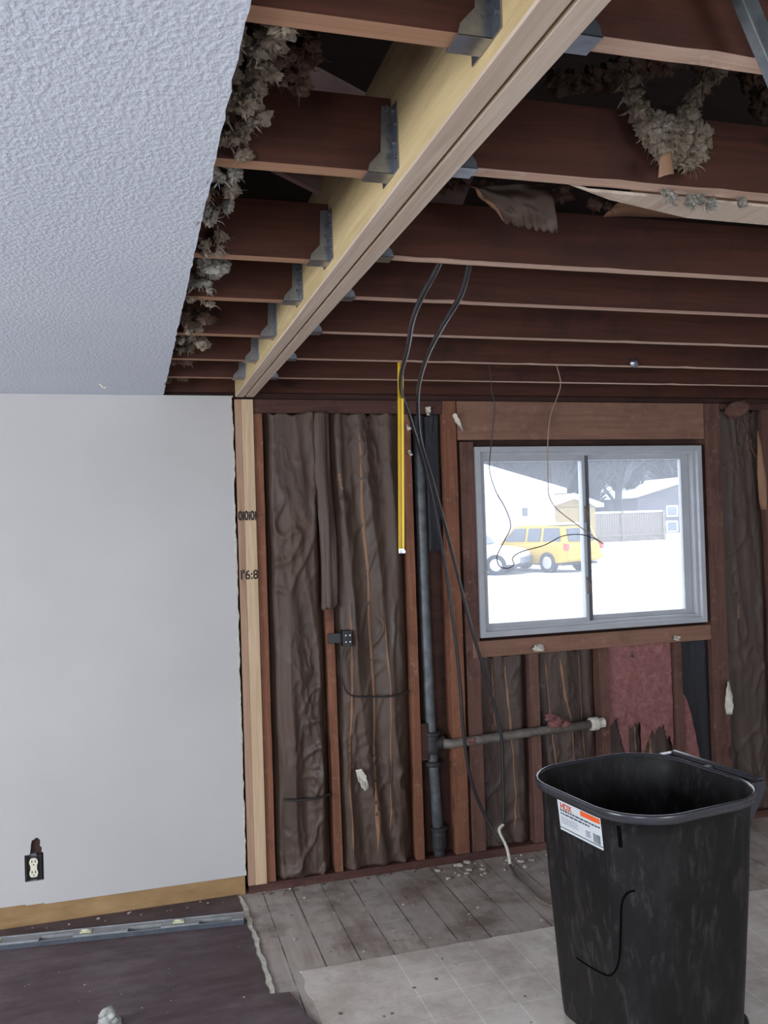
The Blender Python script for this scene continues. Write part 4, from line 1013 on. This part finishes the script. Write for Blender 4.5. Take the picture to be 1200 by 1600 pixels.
# white garage
def house(name, px0, px1, ytop_px, ybot, Y_, depth, wallmat, label, rise, over=.4, gable=False):
    a = atY(px0, ytop_px, Y_); b = atY(px1, ytop_px, Y_); g = gz(Y_)
    e = empty(name, ((a.x+b.x)/2, Y_, g)); tag(e, label, 'house')
    MB().box(a.x, b.x, Y_, Y_+depth, g, a.z).build('house_wall', wallmat, e)
    x0 = a.x-over; x1 = b.x+over; h = a.z
    if gable:
        xm = (x0+x1)/2
        MB().prism([(a.x, Y_, h-.02), (b.x, Y_, h-.02), (xm, Y_, h+rise)], (0, depth, 0)).build('gable_wall', wallmat, e)
        m = MB().prism([(x0, Y_-over, h-.05), (xm, Y_-over, h+rise), (x1, Y_-over, h-.05), (x1, Y_-over, h+.13), (xm, Y_-over, h+rise+.24), (x0, Y_-over, h+.13)], (0, depth+2*over, 0))
    else: m = MB().add([(x0, Y_-over, h), (x1, Y_-over, h), (x1, Y_+depth+over, h), (x0, Y_+depth+over, h), (x0, Y_-over, h+.2), (x1, Y_-over, h+.2), (x1, Y_+depth+over, h+.2), (x0, Y_+depth+over, h+.2), (x0+3, Y_+depth/2, h+rise), (x1-3, Y_+depth/2, h+rise)],
                       [(3, 2, 1, 0), (0, 1, 5, 4), (1, 2, 6, 5), (2, 3, 7, 6), (3, 0, 4, 7), (4, 5, 9, 8), (6, 7, 8, 9), (5, 6, 9), (7, 4, 8)])
    m.build('snowy_roof', M['snow'], e); return e, a, b
e1_, a, b = house('white_garage', 560, 866, 778, 0, 30, 9, M['house_white'], 'white garage with snowy roof seen through the left pane', 2.0)
q = atY(820, 800, 29.98); MB().box(q.x-.1, q.x+.1, 29.9, 30.0, q.z-.18, q.z+.18).build('wall_lamp', M['house_grey'], e1_)
e2_, a, b = house('tan_carport', 858, 930, 793, 0, 33, 4, M['house_tan'], 'tan shed with snow-covered roof behind the yellow car', .4, .3, True)
e3_, a, b = house('dark_house', 996, 1160, 777, 0, 52, 9, M['house_grey'], 'dark grey house with snowy roof seen through the right pane', 1.25, .5, True)
for zz in (0, 1):
    c0 = atY(1041, 790+24*zz, 51.95); c1 = atY(1059, 807+24*zz, 51.95)
    f_ = MB().box(c0.x, c1.x, 51.9, 52, c1.z, c0.z).build('house_window', M['snow'], e3_)
    c2 = atY(1043, 792+24*zz, 51.9); c3 = atY(1057, 805+24*zz, 51.9)
    MB().box(c2.x, c3.x, 51.86, 51.9, c3.z, c2.z).build('far_pane', M['pane_far'], f_)
# fence
fe = empty('garden_fence', (atY(980, 840, 40).x, 40, gz(40))); tag(fe, 'pale wooden privacy fence between garage and dark house', 'fence')
fa = atY(905, 803, 40); fb = atY(1036, 801, 40); m = MB(); x = fa.x; g = gz(40); r_ = random.Random(9)
while x < fb.x: m.box(x, x+.135, 40, 40.03, g, fa.z+r_.uniform(-.02, .02)); x += .15
m.build('fence_boards', M['fence'], fe); MB().box(fa.x, fb.x, 39.95, 40.0, g+.3, g+.42).build('fence_rail', M['fence'], fe); MB().box(fa.x, fb.x, 39.95, 40.02, fa.z-.02, fa.z+.08).build('snow_cap', M['snow'], fe)
for k in range(3): xx = fa.x+(fb.x-fa.x)*k/2; MB().box(xx-.08, xx+.08, 39.9, 40.06, g, fa.z+.1).build('fence_post', M['fence'], fe)
# cars
M['tyre'] = plain('tyre', (.02, .02, .03, 1), .8, 0, .1); M['carwin'] = plain('car_window', (.05, .06, .09, 1), .15, 0, .1); M['hub'] = plain('wheel_rim', (.5, .5, .55, 1), .4, .3, .1); M['red'] = plain('tail_light', (.5, .05, .04, 1), .3, 0, .1)
def car(loc, fwd, body, label, low):
    f0 = Vector(fwd).normalized(); rz = math.atan2(f0.y, f0.x)
    e = empty('parked_suv', loc); e.rotation_euler.z = rz; tag(e, label, 'car')
    hw = .88
    def part(m, name, mat, **k):
        me = m.build(name, mat, None, origin=(0, 0, 0), **k); me.parent = e; me.location = (0, 0, 0); return me
    # lower body loft along x (length), z profile
    st_ = [(-2.28, .50, .92), (-2.22, .38, 1.02), (-1.9, .34, 1.05), (-.6, .30, 1.02), (.8, .30, .98), (1.2, .32, .98), (2.05, .36, .86), (2.25, .45, .72)]
    m = MB(); vs = []
    for x, zb, zt in st_: w = hw*(.94 if abs(x) > 2.1 else 1); vs += [(x, -w, zb), (x, -w, zt-.06), (x, -w+.06, zt), (x, w-.06, zt), (x, w, zt-.06), (x, w, zb)]
    fs = []
    for i in range(len(st_)-1):
        for k in range(6): fs.append((i*6+k, i*6+(k+1) % 6, (i+1)*6+(k+1) % 6, (i+1)*6+k))
    fs += [tuple(range(6))[::-1], tuple(range(6*len(st_)-6, 6*len(st_)))]
    m.add(vs, fs); part(m, 'car_body', body, bevel=.03)
    gh = [(-2.2, 1.0), (-1.98, 1.60), (-.1, 1.66), (.35, 1.6), (1.05, .97)]
    m = MB(); vs = [(x, -hw+.03+(.13 if z > 1.2 else 0), z) for x, z in gh]+[(x, hw-.03-(.13 if z > 1.2 else 0), z) for x, z in gh]; n = 5
    m.add(vs, [tuple(range(n))[::-1], tuple(range(n, 2*n))]+[(i, (i+1) % n, n+(i+1) % n, n+i) for i in range(n)]); part(m, 'cabin', body, bevel=.02)
    for s in (-1, 1):
        for a0, a1, t0, t1 in ((-1.98, -1.15, -1.85, -1.15), (-1.02, -.40, -1.02, -.40), (-.28, .78, -.28, .30)):
            yb = s*(hw-.03+.012); yt = s*(hw-.16+.012); zb, zt = 1.08, 1.54
            k = (zb-1.0)/.6*.13; k2 = (zt-1.0)/.6*.13
            m = MB().prism([(a0, s*(hw-.03-k+.01), zb), (a1, s*(hw-.03-k+.01), zb), (t1, s*(hw-.03-k2+.01), zt), (t0, s*(hw-.03-k2+.01), zt)], (0, s*.01, 0)); part(m, 'side_window', M['carwin'])
    m = MB().prism([(-2.195, -.66, 1.08), (-2.195, .66, 1.08), (-2.03, .60, 1.52), (-2.03, -.60, 1.52)], (-.02, 0, 0)); part(m, 'rear_window', M['carwin'])
    m = MB().prism([(.98, -.68, 1.06), (.98, .68, 1.06), (.46, .60, 1.54), (.46, -.60, 1.54)], (.03, 0, .02)); part(m, 'windscreen', M['carwin'])
    for s in (-1, 1): part(MB().box(-2.30, -2.14, s*.87-.10, s*.87+.02, .78, 1.0), 'tail_light', M['red'])
    part(MB().box(-2.36, -2.2, -.84, .84, .46, .62), 'rear_bumper', low); part(MB().box(2.15, 2.34, -.84, .84, .40, .60), 'front_bumper', low)
    part(MB().box(-2.1, 2.1, -.86, .86, .26, .34), 'underbody', M['tyre'])
    for x in (-1.38, 1.38):
        for s in (-1, 1):
            m = MB().tube([(x, s*.70, .35), (x, s*.91, .35)], .36, 20); part(m, 'tyre', M['tyre'])
            part(MB().tube([(x, s*.905, .35), (x, s*.93, .35)], [.22, .18], 12), 'wheel_rim', M['hub'])
    part(MB().box(-1.9, .2, -.66, .66, 1.64, 1.70), 'roof_snow', M['snow'], bevel=.02)
    return e
M['caryellow'] = plain('yellow_paint', (.42, .27, .02, 1), .35, 0, .04); M['carwhite'] = plain('white_paint', (.6, .62, .66, 1), .35, 0, .04); M['lowgrey'] = plain('grey_bumper', (.1, .11, .15, 1), .6, 0, .1)
c = atZ(915, 894, -.12); c = c+Vector((-.338, .94, 0))*2.3
car((c.x, c.y, gz(c.y)), (-.338, .94, 0), M['caryellow'], 'yellow SUV parked in snow beyond the window, seen from behind', M['caryellow'])
c = atZ(752, 897, -.12)
car((c.x-.5, c.y+.4, gz(c.y)), (.80, -.60, 0), M['carwhite'], 'white SUV parked left of the yellow one, cut by the window frame', M['lowgrey'])
# bare trees
def tree_mesh(seed, h=9.5):
    r_ = random.Random(seed); m = MB()
    def br(p, d, L, r0, lev):
        n = 3 if lev < 2 else 2; pts = [p]; q = p; dd = d
        for i in range(n):
            dd = (dd+Vector((r_.uniform(-.2, .2), r_.uniform(-.2, .2), r_.uniform(-.08, .16)))).normalized(); q = q+dd*L/n; pts.append(q)
        m.tube(pts, [r0*(1-.5*i/n) for i in range(n+1)], 5 if lev == 0 else 3, caps=False)
        if lev >= 4: return
        kids = [8, 6, 5, 4][lev]
        for k in range(kids):
            t = r_.uniform(.3, 1) if lev else r_.uniform(.25, 1); ix = min(n-1, int(t*n)); pos = pts[ix].lerp(pts[ix+1], t*n-ix)
            a = r_.uniform(0, 6.28); sp = r_.uniform(.5, 1.1); nd = (dd+Vector((math.cos(a)*sp, math.sin(a)*sp, r_.uniform(-.1, .5)))).normalized()
            br(pos, nd, L*r_.uniform(.42, .65), max(.012, r0*.5), lev+1)
    br(Vector((0, 0, 0)), Vector((0, 0, 1)), h*.55, h*.028, 0)
    return m
tl = []
for k in range(3): tl.append(tree_mesh(40+k).build('bare_tree', M['bark'], origin=(0, 0, 0)))
rt = random.Random(3); cnt = 0
spots = []
for row, (Y_, n) in enumerate(((47, 7), (58, 9), (68, 9))):
    for k in range(n):
        px = 740+ (k+.5)*370/n + rt.uniform(-14, 14)
        if row == 0 and px > 985: continue
        q = atY(px, 820, Y_+rt.uniform(-2, 2)); spots.append((q.x, q.y, row))
for i, (x, y_, row) in enumerate(spots):
    o = tl[i] if i < 3 else tl[i % 3].copy()
    if i >= 3: COL.objects.link(o)
    o.location = (x, y_, gz(y_)-.05); o.rotation_euler.z = rt.uniform(0, 6.28); s_ = rt.uniform(.85, 1.2); o.scale = (s_, s_, s_)
    tag(o, ['leafless grey tree in the front row behind fence and garage', 'leafless grey tree in the middle row of the wood', 'leafless grey tree in the last row of the wood'][row], 'tree', ['bare trees, front row', 'bare trees, middle row', 'bare trees, last row'][row])
def hillf(u, v):
    x = -20+110*u; return Vector((x, 82+8*v, .3+v*(9+1.6*noise.noise(Vector((x*.12, 0, 0)))+1.0*noise.noise(Vector((x*.6, 2, 0))))))
M['wood_far'] = plain('far_wood', (.12, .118, .145, 1), .95, 0, .3, .8)
struct(MB().grid(hillf, 90, 10).build('hill_wooded', M['wood_far'], origin=(0, 0, 0)))
